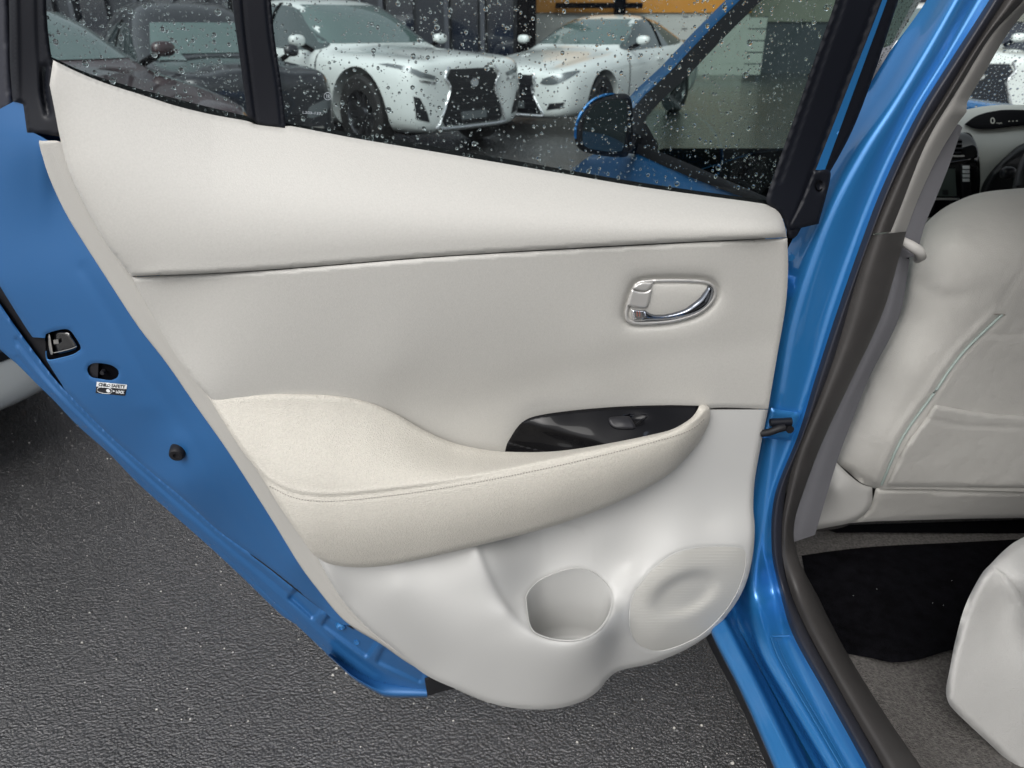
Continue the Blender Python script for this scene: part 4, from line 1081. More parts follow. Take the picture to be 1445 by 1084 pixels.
sub(patch('front_frame', [(1190, -60), (1190, -60), (1179, 0), (1154, 71), (1123, 160), (1089, 256), (1081, 283), (1087, 291), (1101, 302), (1108, 318), (1113, 336), (1113, 336), (1125, 332), (1150, 280), (1200, 190), (1235, 100), (1268, 0), (1290, -60), (1290, -60)], fr_front, FR, step=4, rnd_px=3, rnd_m=.003, thick=.03,
          grooves=[([(1243, -60), (1236, 0), (1190, 125), (1148, 240), (1120, 320)], 2.5, .004), ([(1200, -60), (1190, 0), (1165, 71), (1134, 160), (1100, 256)], 2.5, .002)]), 'black front window frame')
fo = lambda d: (lambda x, y: 1 / (1 / fr_front(x, y) + d))
sub(patch('frame_paint_strip', [(1272, -60), (1272, -60), (1252, 0), (1207, 123), (1164, 240), (1164, 240), (1151, 240), (1151, 240), (1197, 123), (1245, 0), (1262, -60), (1262, -60)], fr_front, M['blue'], step=4, off=.0015, thick=.003))
apl = sub(patch('hinge_cover', [(1148, 241), (1148, 241), (1169, 240), (1171, 256), (1155, 316), (1155, 316), (1118, 324), (1113, 318), (1113, 318), (1130, 285)], fr_front, FR, step=3, off=.004, rnd_px=3, rnd_m=.003, thick=.02, bumps=[(1156, 262, 6, 8, -.005)]))
tube('cover_hole', [P(x, y, 'd', 1 / float(fr_front(x, y)) - .0035) for x, y in [(1156 + 5 * math.cos(a), 262 + 7 * math.sin(a)) for a in np.linspace(.6, 5.6, 14)]], .0009, M['void'], DR, seg=6)

# --- rain drops: small domes on the outer face of the panes
dome = []
for (t, k) in ((0.0, 1), (.45, 8), (.95, 8), (1.35, 8), (1.5708, 8)):
    for j in range(k): dome.append((math.sin(t) * math.cos(2*math.pi*j/max(k,1) + t), math.sin(t) * math.sin(2*math.pi*j/max(k,1) + t), math.cos(t)))
DF = [(0, 1 + j, 1 + (j + 1) % 8) for j in range(8)]
for i in range(3): DF += [(1 + i*8 + j, 1 + (i+1)*8 + j, 1 + (i+1)*8 + (j+1) % 8, 1 + i*8 + (j+1) % 8) for j in range(8)]
DF.append(tuple(25 + j for j in range(8))[::-1])
dome = np.array(dome)
def drops(name, region, f, n, sizes, mt, parent, nrm, hgt=.40, down=(0, 0, -1), sag=1.15, seed=3, gap=.0003, back=1):
    """n domes inside the outline, on the far (back=1) or near side of the pane"""
    rs = random.Random(seed)
    ol = spline(region, True, 8); x0, y0 = ol.min(0); x1, y1 = ol.max(0)
    V, F = [], []; placed = []
    nrm = np.array(nrm, float); nrm /= np.linalg.norm(nrm)
    up = np.array([0, 0, 1.0]); up = up - nrm * np.dot(up, nrm); up /= np.linalg.norm(up); rt = np.cross(up, nrm)
    grid = {}
    tries = 0
    while len(placed) < n and tries < n * 12:
        tries += 1
        x = rs.uniform(x0, x1); y = rs.uniform(y0, y1)
        if not inside(np.array([x]), np.array([y]), ol)[0]: continue
        r = min(sizes[2], sizes[0] * math.exp(rs.gauss(0, sizes[1])))
        key = (int(x // 12), int(y // 12)); bad = False
        for a in (-1, 0, 1):
            for b_ in (-1, 0, 1):
                for (qx, qy, qr) in grid.get((key[0] + a, key[1] + b_), ()):
                    if (qx - x) ** 2 + (qy - y) ** 2 < ((qr + r) * 1050 * 1.1) ** 2: bad = True
        if bad: continue
        grid.setdefault(key, []).append((x, y, r)); placed.append((x, y, r))
    px = np.array([p[0] for p in placed]); py = np.array([p[1] for p in placed])
    C = CAM + ray(px, py) * (1 / f(px, py))[:, None]
    for i, (x, y, r) in enumerate(placed):
        c = C[i] + nrm * gap
        asp = 1 + rs.random() * (sag - 1); k = len(V); wob = rs.uniform(.85, 1.15)
        pts = c + np.outer(dome[:, 0] * r * wob, rt) + np.outer(dome[:, 1] * r * asp, up) + np.outer(dome[:, 2] * r * hgt, nrm)
        V.extend(pts); F.extend([tuple(q + k for q in f_) for f_ in DF])
    o = mesh_obj(name, V, F, mt, parent, sharp_deg=60); o['kind'] = 'stuff'
    return o
main_r = [(392, -20), (1180, -20), (1155, 71), (1124, 160), (1088, 270), (1088, 270), (900, 262), (700, 229), (500, 195), (408, 178), (408, 178)]
quar_r = [(66, -20), (66, -20), (328, -20), (328, -20), (349, 168), (349, 168), (200, 135), (75, 90)]
drops('raindrops', main_r, f_gl, 3700, (.00066, .66, .0034), M['water'], DR, -ND, seed=5)
drops('raindrops', quar_r, f_gl, 1000, (.00066, .66, .0034), M['water'], DR, -ND, seed=6)
drops('raindrops', [(60, 556), (110, 606), (200, 694), (340, 818), (420, 888), (470, 932), (520, 975), (560, 984), (600, 985), (600, 972), (540, 962), (478, 925), (425, 873), (346, 803), (204, 678), (80, 556)], lambda x, y: 1 / (1 / f_ledge(x, y) - .001), 150, (.0010, .4, .0024), M['water'], DR, ND, seed=31)
# etched maker's mark in the glass
ring = [P(x, y, 'd', 1 / float(f_gl(x, y)) - .0004) for x, y in [(462.5 + 5.2 * math.cos(a), 136 + 5.2 * math.sin(a)) for a in np.linspace(0, 6.283, 24)]]
tube('glass_mark', ring, .0003, M['labelgrey'], DR, seg=4)
text_on('TR', f_gl, (459.6, 138.4), (465.4, 138.6), (459.6, 133.6), 1, M['labelgrey'], 'glass_mark_letters', .0004, DR)
text_on('L303-137', f_gl, (427, 160.2), (453, 162.2), (427.3, 156.8), 1, M['labelgrey'], 'glass_mark_number', .0004, DR)
# ------------------------------------------------------------------ the blue car: body round the door opening
f_pil = None
SZ = .40
R0 = [(1330, -60, 't', -.055), (1308, 0, 't', -.055), (1222, 120, 't', -.055), (1170, 215, 't', -.055), (1122, 330, 't', -.055), (1088, 400, 't', -.055), (1068, 500, 't', -.055), (1050, 600, 't', -.055), (1038, 700, 't', -.055), (1026, 780, 't', -.04), (1022, 850, 'z', .325), (1050, 900, 'z', .325), (1090, 975, 'z', .325), (1158, 1095, 'z', .325), (1200, 1170, 'z', .325)]
R0b = [(1352, -60, 't', -.035), (1325, 0, 't', -.035), (1262, 100, 't', -.035), (1200, 200, 't', -.035), (1150, 300, 't', -.035), (1115, 385, 't', -.035), (1092, 480, 't', -.03), (1076, 580, 't', -.03), (1060, 680, 't', -.03), (1048, 770, 't', -.02), (1040, 850, 'z', .340), (1066, 915, 'z', .340), (1104, 985, 'z', .340), (1170, 1095, 'z', .340), (1212, 1170, 'z', .340)]
R1 = [(1382, -60, 't', -.002), (1348, 0, 't', -.002), (1308, 71, 't', -.002), (1262, 148, 't', -.002), (1222, 209, 't', -.002), (1178, 290, 't', -.004), (1146, 370, 't', -.008), (1124, 440, 't', -.010), (1108, 520, 't', -.010), (1094, 600, 't', -.010), (1078, 700, 't', -.008), (1066, 790, 't', 0), (1062, 850, 'z', .392), (1074, 915, 'z', .392), (1112, 985, 'z', .392), (1176, 1095, 'z', .392), (1220, 1170, 'z', .392)]
R2 = [(1412, -60, 't', -.006), (1378, 0, 't', -.006), (1332, 82, 't', -.006), (1284, 160, 't', -.006), (1238, 250, 't', -.006), (1205, 330, 't', -.006), (1170, 430, 't', -.006), (1145, 520, 't', -.006), (1118, 610, 't', -.006), (1088, 700, 't', -.004), (1080, 776, 't', .002), (1090, 835, 'z', .398), (1108, 900, 'z', .40), (1150, 985, 'z', .40), (1212, 1095, 'z', .40), (1255, 1170, 'z', .40)]
R3 = [(1430, -60, 't', .004), (1396, 0, 't', .004), (1339, 89, 't', .004), (1292, 166, 't', .004), (1246, 262, 't', .004), (1216, 340, 't', .004), (1181, 440, 't', .004), (1152, 529, 't', .004), (1126, 614, 't', .004), (1093, 700, 't', .006), (1089, 776, 't', .012), (1100, 832, 'z', .415), (1118, 894, 'z', .415), (1163, 976, 'z', .415), (1226, 1090, 'z', .415), (1268, 1170, 'z', .415)]
body = loft('body_shell', [R0, R0b, R1, R2, R3], M['blue'], n=150, flat=False, sub=5)
part(body, 'blue door pillar and sill of the open doorway')
# outer sill with its water gutter
S0a = [(985, 835, 'z', .30), (1005, 896, 'z', .30), (1048, 980, 'z', .30), (1098, 1092, 'z', .30), (1135, 1170, 'z', .30)]
S0 = [(982, 832, 'z', .36), (1004, 893, 'z', .36), (1047, 979, 'z', .36), (1096, 1090, 'z', .36), (1132, 1170, 'z', .36)]
S1 = [(994, 828, 'z', .374), (1018, 885, 'z', .374), (1062, 975, 'z', .374), (1118, 1090, 'z', .374), (1156, 1170, 'z', .374)]
S1b = [(1004, 826, 'z', .372), (1028, 880, 'z', .372), (1074, 970, 'z', .372), (1132, 1088, 'z', .372), (1172, 1170, 'z', .372)]
S2 = [(1012, 824, 'z', .350), (1040, 880, 'z', .322), (1086, 968, 'z', .322), (1148, 1085, 'z', .322), (1190, 1170, 'z', .322)]
S3 = [(1040, 824, 'z', .350), (1062, 880, 'z', .322), (1100, 955, 'z', .322), (1165, 1078, 'z', .322), (1210, 1160, 'z', .322)]
sill = loft('sill', [S0a, S0, S1, S1b, S2, S3], M['blue'], n=60)
part(sill, 'blue outer sill with rain drops')
part(loft('sill_skirt', [[(p[0] - 6, p[1] + 10, 'z', .12) for p in S0a], [(p[0], p[1], 'z', .30) for p in S0a]], M['blackplas'], n=30))
# seam lines of the sill plate
f_sill = ctrl([(1090, 900, 'z', .405), (1150, 985, 'z', .405), (1110, 930, 'z', .405), (1190, 1080, 'z', .405), (1240, 1090, 'z', .405)])
sm = spline([(1118, 897), (1118, 897), (1088, 898), (1088, 898), (1098, 925), (1125, 975), (1160, 1035), (1195, 1095)], False, 4)
tube('sill_seam', [P(x, y, 'z', .4045) for x, y in sm], .0011, M['blue'], part(empty('sill_seams')) if False else body, seg=6)
tube('sill_seam', [P(x + 9, y + 4, 'z', .4045) for x, y in sm[8:]], .0008, M['blue'], body, seg=6)
f_s0 = ctrl([(1005, 893, 'z', .372), (1018, 885, 'z', .375), (1062, 975, 'z', .375), (1118, 1090, 'z', .375), (1047, 979, 'z', .370), (1096, 1090, 'z', .370), (1074, 970, 'z', .374)])
drops('raindrops', [(1006, 890), (1022, 884), (1066, 976), (1122, 1088), (1100, 1088), (1050, 978)], f_s0, 170, (.0014, .5, .0045), M['water'], sill, (0, 0, 1), hgt=.65, seed=11, gap=0)
f_gut = ctrl([(1040, 880, 'z', .354), (1086, 968, 'z', .354), (1148, 1085, 'z', .354), (1062, 880, 'z', .354)])

# check strap between pillar and door
sp = [P(1074, 612, 't', .030), P(1086, 610, 't', .035), P(1098, 605, 't', .038), P(1106, 603, 't', .036)]
cs = part(tube('check_strap', sp, [.0055, .0055, .006, .006], M['rubber'], None, seg=8))
c1 = P(1112, 603, 't', .03); tube('strap_pin', [c1 + NB * -.006, c1 + NB * .008], .0058, M['rubber'], cs)
c2 = P(1098, 600, 't', .03); tube('strap_bracket', [c2 + np.array([-.012, 0, .004]), c2 + np.array([.018, 0, .006])], .006, M['blackplas'], cs)
part(patch('strap_plate', [(1088, 576), (1088, 576), (1131, 583), (1131, 583), (1116, 622), (1116, 622), (1074, 618), (1074, 618)], ctrl([(1088, 576, 't', .0), (1131, 583, 't', .002), (1116, 622, 't', .002), (1074, 618, 't', .0)]), M['blue'], step=4, rnd_px=4, rnd_m=.004, thick=.02))
for (bx, by) in ((1114, 362), (1094, 630)):
    c = P(bx, by, 't', -.02); tube('hinge_bolt', [c, c + NB * .006], [.006, .005], M['blue'], body)

# rubber door seal
E2 = [(1440, -60, 't', .016), (1406, 0, 't', .016), (1352, 85, 't', .016), (1305, 160, 't', .016), (1258, 258, 't', .016), (1226, 340, 't', .016), (1190, 440, 't', .016), (1160, 530, 't', .016), (1134, 612, 't', .016), (1099, 700, 't', .018), (1094, 776, 't', .02), (1105, 832, 'z', .432), (1127, 894, 'z', .432), (1174, 980, 'z', .432), (1234, 1088, 'z', .432), (1276, 1170, 'z', .432)]
E3 = [(1455, -60, 't', .010), (1416, 0, 't', .010), (1370, 71, 't', .010), (1323, 148, 't', .010), (1277, 222, 't', .010), (1228, 334, 't', .010), (1207, 396, 't', .010), (1170, 521, 't', .010), (1119, 651, 't', .010), (1105, 700, 't', .012), (1102, 776, 't', .014), (1112, 832, 'z', .424), (1137, 892, 'z', .424), (1188, 984, 'z', .424), (1245, 1086, 'z', .424), (1285, 1170, 'z', .424)]
E3b = [(p[0] + 2.5, p[1], p[2], p[3] - .008) for p in E3]
part(loft('door_seal', [R3, E2, E3, E3b], M['seal'], n=120), 'black rubber seal round the doorway')
# brown grey inner trims
T2u = [(1490, -60, 't', .004), (1445, 0, 't', .004), (1400, 49, 't', .004), (1354, 123, 't', .004), (1308, 200, 't', .004), (1270, 295, 't', .004), (1257, 327, 't', .004)]
E3u = [(p[0] + .8, p[1], p[2], p[3]) for p in E3[:6]]
T2m = [((a + c) / 2, (b_ + d_) / 2, 't', .016) for (a, b_), (c, d_) in zip([(1455, -60), (1416, 0), (1370, 71), (1323, 148), (1277, 222), (1240, 300), (1228, 330)], [(1490, -60), (1445, 0), (1400, 49), (1354, 123), (1308, 200), (1270, 295), (1257, 327)])]
E3u = [(1455, -60, 't', .006), (1417, 0, 't', .006), (1371, 71, 't', .006), (1324, 148, 't', .006), (1278, 222, 't', .006), (1240, 302, 't', .006), (1229, 331, 't', .006)]
part(loft('seal_trim', [E3u, T2m, T2u], M['browntrim'], n=50))
G2 = [(1510, -60, 't', -.05), (1470, -10, 't', -.05), (1425, 43, 't', -.05), (1392, 98, 't', -.05), (1366, 142, 't', -.05), (1364, 158, 't', -.045), (1352, 174, 't', -.05), (1323, 222, 't', -.05), (1296, 280, 't', -.05), (1278, 328, 't', -.05)]
G1 = [(1487, -60, 't', .002), (1441, 0, 't', -.006), (1394, 50, 't', -.006), (1366, 94, 't', -.006), (1340, 138, 't', -.006), (1331, 152, 't', -.006), (1318, 172, 't', -.006), (1294, 218, 't', -.006), (1266, 288, 't', -.006), (1250, 330, 't', -.006)]
Gm = [((a[0] * .55 + b_[0] * .45), (a[1] * .55 + b_[1] * .45), 't', -.008) for a, b_ in zip(G1, G2)]
part(loft('pillar_trim', [G1, Gm, G2], M['greytrim'], n=60), 'light grey upper pillar trim')
# lower brown trim, down to the scuff plate
Lr = [(1277, 327, 't', -.012), (1266, 366, 't', -.012), (1241, 448, 't', -.012), (1193, 551, 't', -.012), (1167, 606, 't', -.012), (1148, 651, 't', -.012), (1124, 720, 't', -.010), (1118, 752, 't', -.006), (1126, 790, 't', 0), (1148, 843, 'z', .405), (1188, 920, 'z', .40), (1236, 998, 'z', .40), (1296, 1086, 'z', .40), (1350, 1165, 'z', .40)]
Ll = [(1229, 332, 't', .004), (1208, 396, 't', .004), (1184, 480, 't', .004), (1152, 568, 't', .004), (1134, 612, 't', .004), (1120, 651, 't', .004), (1106, 720, 't', .006), (1103, 752, 't', .008), (1105, 790, 't', .012), (1116, 836, 'z', .418), (1143, 897, 'z', .418), (1193, 988, 'z', .418), (1250, 1088, 'z', .418), (1290, 1170, 'z', .418)]
Lm = [((a[0] * .6 + b_[0] * .4), (a[1] * .6 + b_[1] * .4), a[2], (.014 if a[2] == 't' else .430)) for a, b_ in zip(Ll, Lr)]
Ld = [(p[0] + (9 if p[2] == 'z' else 1), p[1] + (4 if p[2] == 'z' else 0), p[2], p[3] - (.07 if p[2] == 'z' else .03)) for p in Lr]
part(loft('scuff_trim', [Ll, Lm, Lr, Ld], M['browntrim'], n=110), 'brown grey plastic trim along the pillar foot and sill')
def groove_line(name, pts, mode, v, m, parent, r=.0009):
    return tube(name, [P(x, y, mode, v) for x, y in spline(pts, False, 4)], r, m, parent, seg=6)
# ------------------------------------------------------------------ inside
# floor carpet and front bulkhead
cp = mesh_obj('carpet', [], [], None) if False else None
xs = np.linspace(.44, 1.9, 60); ys = np.linspace(-.4, 1.9, 90)
V = []; 
for j, y in enumerate(ys):
    for i, x in enumerate(xs):
        z = .315 + .01 * math.sin(x * 5) * math.cos(y * 4) + max(0, y - 1.20) * .12 + .02 * max(0, 1 - abs(x - .56) / .06) * (y < 1.4)
        V.append((x, y, z))
F = [(j * 60 + i, j * 60 + i + 1, (j + 1) * 60 + i + 1, (j + 1) * 60 + i) for j in range(89) for i in range(59)]
part(mesh_obj('carpet', V, F, M['carpet']), 'worn grey floor carpet')
MZ = .338
mat_ol = [(1131, 784), (1131, 784), (1180, 777), (1240, 771), (1340, 766), (1500, 758), (1500, 758), (1500, 840), (1400, 905), (1339, 918), (1300, 930), (1262, 935), (1225, 928), (1192, 922), (1192, 922), (1160, 865), (1140, 825)]
mt_ = patch('floor_mat', mat_ol, ctrl([(1131, 784, 'z', MZ), (1500, 758, 'z', MZ), (1300, 930, 'z', MZ), (1192, 922, 'z', MZ), (1300, 850, 'z', MZ + .003), (1400, 905, 'z', MZ)]), M['matm'], step=7, rnd_px=4, rnd_m=.006, thick=.010)
tag(mt_, 'black pile floor mat lying on the grey carpet', 'floor mat')
V, F = [], []
for i in range(9):
    x = rnd.uniform(1170, 1430); y = rnd.uniform(790, 900); c = P(x, y, 'z', MZ + .009); k = len(V)
    V += [c + np.array(v) * .0007 for v in ((1, 0, 0), (-.5, .8, 0), (-.5, -.8, 0), (0, 0, 1))]; F += [(k, k+1, k+3), (k+1, k+2, k+3), (k+2, k, k+3), (k, k+2, k+1)]
o = mesh_obj('lint', V, F, M['labelwhite'], None, smooth=False); tag(o, 'specks of pale lint on the black mat', kind='stuff')

# seat belt
B1 = [(1354, 176, 't', -.085), (1326, 224, 't', -.075), (1300, 280, 't', -.065), (1278, 330, 't', -.055), (1266, 366, 't', -.05)]
B2 = [(1358, 180, 't', -.088), (1340, 232, 't', -.078), (1320, 282, 't', -.072), (1305, 318, 't', -.066), (1293, 362, 't', -.06)]
bl = loft('seat_belt', [[(p[0] - 12, p[1] - 2, p[2], p[3]) for p in B1], B1, B2, [(p[0], p[1], p[2], p[3] - .003) for p in B2]], M['belt'], n=30, flat=True)
part(bl, 'grey seat belt hanging down the pillar')
C1 = [(1262, 360, 't', -.055), (1236, 450, 't', -.055), (1185, 560, 't', -.055), (1140, 655, 't', -.055), (1112, 735, 't', -.055), (1105, 770, 't', -.05)]
C2 = [(1284, 366, 't', -.062), (1268, 450, 't', -.064), (1228, 530, 't', -.062), (1200, 600, 't', -.060), (1180, 655, 't', -.060), (1150, 755, 't', -.06)]
Cm = [((a[0] + b_[0]) / 2, (a[1] + b_[1]) / 2, 't', -.050) for a, b_ in zip(C1, C2)]
lo = loft('belt_webbing', [C1, Cm, C2], M['belt'], n=50, sub=4); lo.parent = bl
gd = tube('belt_guide', [P(x, y, 't', v) for x, y, v in [(1262, 342, -.03), (1272, 340, -.035), (1284, 346, -.03), (1296, 354, -.028), (1300, 362, -.034), (1294, 366, -.045)]], [.006, .0065, .007, .0075, .007, .006], M['greytrim'], bl)
part(patch('pillar_foot_trim', [(1106, 700), (1106, 700), (1150, 640), (1200, 660), (1240, 690), (1240, 690), (1200, 740), (1122, 752), (1122, 752), (1104, 760)], ctrl([(1106, 700, 't', -.19), (1150, 640, 't', -.20), (1240, 690, 't', -.20), (1122, 752, 't', -.19), (1200, 740, 't', -.20)]), M['browntrim'], step=6, thick=.02))

# front seat
f_seat = ctrl([(1300, 316, 't', -.20), (1281, 375, 't', -.17), (1266, 448, 't', -.16), (1226, 529, 't', -.15), (1204, 588, 't', -.145), (1182, 651, 't', -.14), (1231, 688, 't', -.13), (1345, 287, 't', -.23), (1445, 266, 't', -.24), (1350, 330, 't', -.15), (1445, 330, 't', -.15), (1340, 420, 't', -.12), (1290, 520, 't', -.105), (1250, 620, 't', -.10), (1445, 450, 't', -.13), (1380, 520, 't', -.125), (1320, 640, 't', -.12), (1445, 600, 't', -.13), (1445, 690, 't', -.12), (1230, 680, 't', -.115), (1560, 330, 't', -.15), (1560, 690, 't', -.12), (1560, 260, 't', -.24), (1560, 480, 't', -.13)], lam=6e-4)
seat_ol = [(1300, 322), (1323, 300), (1348, 285), (1385, 272), (1445, 265.5), (1520, 262), (1740, 262), (1740, 262), (1740, 700), (1740, 700), (1445, 694), (1330, 691), (1236, 690), (1236, 690), (1215, 681), (1198, 667), (1180, 652), (1180, 652), (1203, 588), (1226, 529), (1252, 482), (1267, 446), (1277, 400), (1284, 360), (1291, 338)]
zip_l = [(1414, 444), (1366, 490), (1340, 522), (1318, 555), (1274, 617), (1244, 684)]
seat = patch('front_seat', seat_ol, f_seat, M['seat'], None, step=5, rnd_px=13, rnd_m=.028, thick=.10,
    grooves=[(zip_l, 3.0, .004), ([(1458, 340), (1445, 370), (1425, 411), (1405, 441)], 2, .002), ([(1403, 443), (1399, 471), (1470, 470), (1740, 466)], 2.5, .003), ([(x - 9, y - 4) for x, y in zip_l], 4, -.004), ([(1300, 400), (1330, 420), (1390, 410)], 12, .002)],
    round_line=[(1740, 262), (1520, 262), (1445, 265.5), (1385, 272), (1348, 285), (1323, 300), (1300, 322), (1284, 360), (1277, 400), (1267, 446), (1226, 529), (1203, 588), (1180, 652), (1198, 667), (1236, 690)])
part(seat, 'pale front passenger seat seen from behind')
tube('piping', [P(x, y, 'd', 1 / float(f_seat(x, y)) - .001) for x, y in spline(zip_l, False, 4)], .0022, M['piping'], seat, seg=8)
tube('piping', [P(x, y, 'd', 1 / float(f_seat(x, y)) - .0005) for x, y in spline([(1400, 443), (1418, 444)], False, 4)], .0012, M['stitch'], seat, seg=6)
V, F = [], []
def stitches(line, f, name, parent, m, seg=2.6, gap=4.6, r=.0005, offs=.0002):
    V, F = [], []
    stl = spline(line, False, 1.0); Ls = np.concatenate([[0], np.cumsum(np.linalg.norm(np.diff(stl, axis=0), axis=1))]); s0 = 0
    while s0 < Ls[-1] - gap:
        q = [np.interp([s0, s0 + seg], Ls, stl[:, k]) for k in (0, 1)]
        A, B = [P(q[0][i], q[1][i], 'd', 1 / float(f(q[0][i], q[1][i])) - offs) for i in (0, 1)]
        t = (B - A) / np.linalg.norm(B - A); u = np.array([0, 0, 1.0]) if abs(t[2]) < .9 else np.array([1., 0, 0]); v = np.cross(t, u); k = len(V)
        for pnt in (A, B):
            for a in range(4): V.append(pnt + r * (math.cos(a * 1.571) * u + math.sin(a * 1.571) * v))
        F += [(k + a, k + (a + 1) % 4, k + 4 + (a + 1) % 4, k + 4 + a) for a in range(4)]
        s0 += gap
    o = mesh_obj(name, V, F, m, parent); o['kind'] = 'stuff'; return o
stitches([(1460, 340), (1448, 364), (1428, 405), (1410, 438)], f_seat, 'stitching', seat, M['shield'], offs=.001)
o = patch('seat_pocket', [(1305, 592), (1305, 592), (1318, 573), (1330, 573), (1377, 581), (1445, 586), (1740, 590), (1740, 590), (1740, 688), (1740, 688), (1400, 688), (1250, 686), (1250, 686), (1276, 632)], f_seat, M['seat'], seat, step=4, off=.012, rnd_px=5, rnd_m=.010, thick=.014,
          grooves=[([(1306, 590), (1340, 598), (1362, 601), (1445, 604), (1740, 606)], 2.2, .003)])
o['label'] = 'map pocket on the seat back'
sd_ = patch('seat_side_shield', [(1178, 650), (1178, 650), (1196, 668), (1214, 682), (1231, 688), (1231, 688), (1230, 712), (1218, 728), (1199, 738), (1160, 746), (1124, 753), (1124, 753), (1122, 742), (1150, 700)], ctrl([(1178, 650, 't', -.115), (1231, 688, 't', -.12), (1199, 738, 't', -.12), (1124, 753, 't', -.17), (1150, 700, 't', -.15), (1180, 690, 't', -.105)]), M['shield'], seat, step=4, rnd_px=9, rnd_m=.015, thick=.05)
lf = ctrl([(1236, 691, 't', -.125), (1740, 700, 't', -.125), (1258, 735, 't', -.16), (1199, 737, 't', -.15), (1445, 732, 't', -.16), (1740, 740, 't', -.16)])
patch('seat_base_skirt', [(1236, 689), (1236, 689), (1445, 693), (1740, 698), (1740, 698), (1740, 732), (1740, 732), (1445, 731), (1258, 735), (1199, 738), (1199, 738), (1226, 718)], lf, M['seat'], seat, step=5, rnd_px=6, rnd_m=.012, thick=.08)
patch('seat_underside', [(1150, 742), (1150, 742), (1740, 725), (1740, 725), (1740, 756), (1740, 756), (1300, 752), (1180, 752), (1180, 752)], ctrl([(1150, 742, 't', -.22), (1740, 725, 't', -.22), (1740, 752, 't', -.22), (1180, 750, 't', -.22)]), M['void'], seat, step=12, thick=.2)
# seat cushion ahead of the back rest and the head restraint above it: only their edges could be seen from a step aside
boxes('seat_cushion', [(.66, 1.13, 1.30, 1.78, .36, .60)], M['seat2'], seat, bevel=.05)

# rear seat cushion
f_rs = ctrl([(1384, 814, 'y', .748), (1350, 900, 'y', .728), (1340, 980, 'y', .708), (1445, 900, 'y', .733), (1445, 1050, 'y', .695), (1400, 1040, 'y', .697), (1440, 850, 'y', .742), (1600, 900, 'y', .74), (1600, 1100, 'y', .69), (1400, 950, 'y', .722),
              (1412, 800, 'z', .612), (1445, 775, 'z', .618), (1445, 815, 'z', .613), (1520, 760, 'z', .620), (1600, 790, 'z', .620), (1470, 850, 'z', .612)], lam=6e-4)
rs_ol = [(1445, 758), (1420, 774), (1398, 796), (1384, 812), (1362, 855), (1348, 905), (1340, 945), (1335, 972), (1337, 988), (1345, 1001), (1375, 1030), (1405, 1058), (1445, 1098), (1500, 1150), (1500, 1150), (1620, 1150), (1620, 1150), (1620, 700), (1620, 700), (1520, 725)]
rs = patch('rear_seat', rs_ol, f_rs, M['seat2'], None, step=5, rnd_px=11, rnd_m=.028, thick=.15,
           grooves=[([(1384, 812), (1400, 804), (1416, 815), (1434, 838), (1460, 880)], 2.2, .004)],
           round_line=[(1620, 700), (1520, 725), (1445, 758), (1384, 812), (1348, 905), (1335, 972), (1345, 1001), (1405, 1058), (1500, 1150)])
part(rs, 'pale cushion of the rear seat')
stitches([(1402, 799), (1420, 812), (1438, 834), (1458, 872)], f_rs, 'stitching', rs, M['shield'], offs=.001)

# dashboard 1.9 m ahead of the camera
f_da = lambda y0: ctrl([(1300, 150, 'y', y0), (1600, 150, 'y', y0 + .05), (1300, 300, 'y', y0 - .04), (1600, 300, 'y', y0), (1445, 220, 'y', y0 - .05)])
fd = ctrl([(1340, 160, 'y', 2.02), (1400, 149, 'y', 2.04), (1600, 149, 'y', 2.04), (1376, 182, 'y', 1.90), (1445, 178, 'y', 1.90), (1600, 190, 'y', 1.9), (1380, 215, 'y', 1.84), (1376, 276, 'y', 1.86), (1300, 300, 'y', 1.9), (1300, 200, 'y', 1.9), (1445, 300, 'y', 1.86), (1600, 300, 'y', 1.86)])
dash = patch('dashboard', [(1200, 175), (1200, 175), (1330, 163), (1367, 154), (1399, 149), (1450, 148), (1700, 150), (1700, 150), (1700, 360), (1700, 360), (1200, 360), (1200, 360)], fd, M['dash'], None, step=6, rnd_px=5, rnd_m=.02, thick=.12)
part(dash, 'pale dashboard beyond the front seat')
def dsub(name, ol, m, off, **k):
    return patch(name, ol, fd, m, dash, off=off, **k)
dsub('instrument_display', [(1361, 175.5), (1361, 175.5), (1374, 165.5), (1388, 160), (1402, 157), (1420, 155), (1460, 156), (1520, 162), (1520, 176), (1445, 177), (1420, 180), (1399, 182), (1376, 181.5)], M['void'], .022, step=3, rnd_px=2, rnd_m=.004, thick=.02)
dsub('centre_console_panel', [(1310, 187), (1310, 187), (1352, 187), (1364, 187), (1371, 191), (1378, 205), (1382, 225), (1383, 262), (1378, 300), (1378, 300), (1290, 310), (1290, 310)], M['piano'], .006, step=3, rnd_px=3, rnd_m=.004, thick=.02)
for k in range(5):
    y = 196 + k * 6
    dsub('vent_slat', [(1335, y), (1335, y), (1356, y), (1356, y), (1358, y + 2.4), (1358, y + 2.4), (1335, y + 2.4), (1335, y + 2.4)], M['satin_switch'], .012, step=2, thick=.006)
dsub('chrome_strip', [(1325, 219), (1325, 219), (1361, 219), (1361, 219), (1361, 221.2), (1361, 221.2), (1325, 221.2), (1325, 221.2)], M['satin'], .013, step=2, thick=.004)
dsub('chrome_strip', [(1310, 279), (1310, 279), (1354, 279.5), (1354, 279.5), (1354, 282.5), (1354, 282.5), (1310, 282.5), (1310, 282.5)], M['satin'], .013, step=2, thick=.004)
dsub('centre_screen', [(1312, 238), (1312, 238), (1348, 238), (1348, 238), (1350, 277), (1350, 277), (1312, 277), (1312, 277)], M['screen'], .011, step=4, thick=.004)
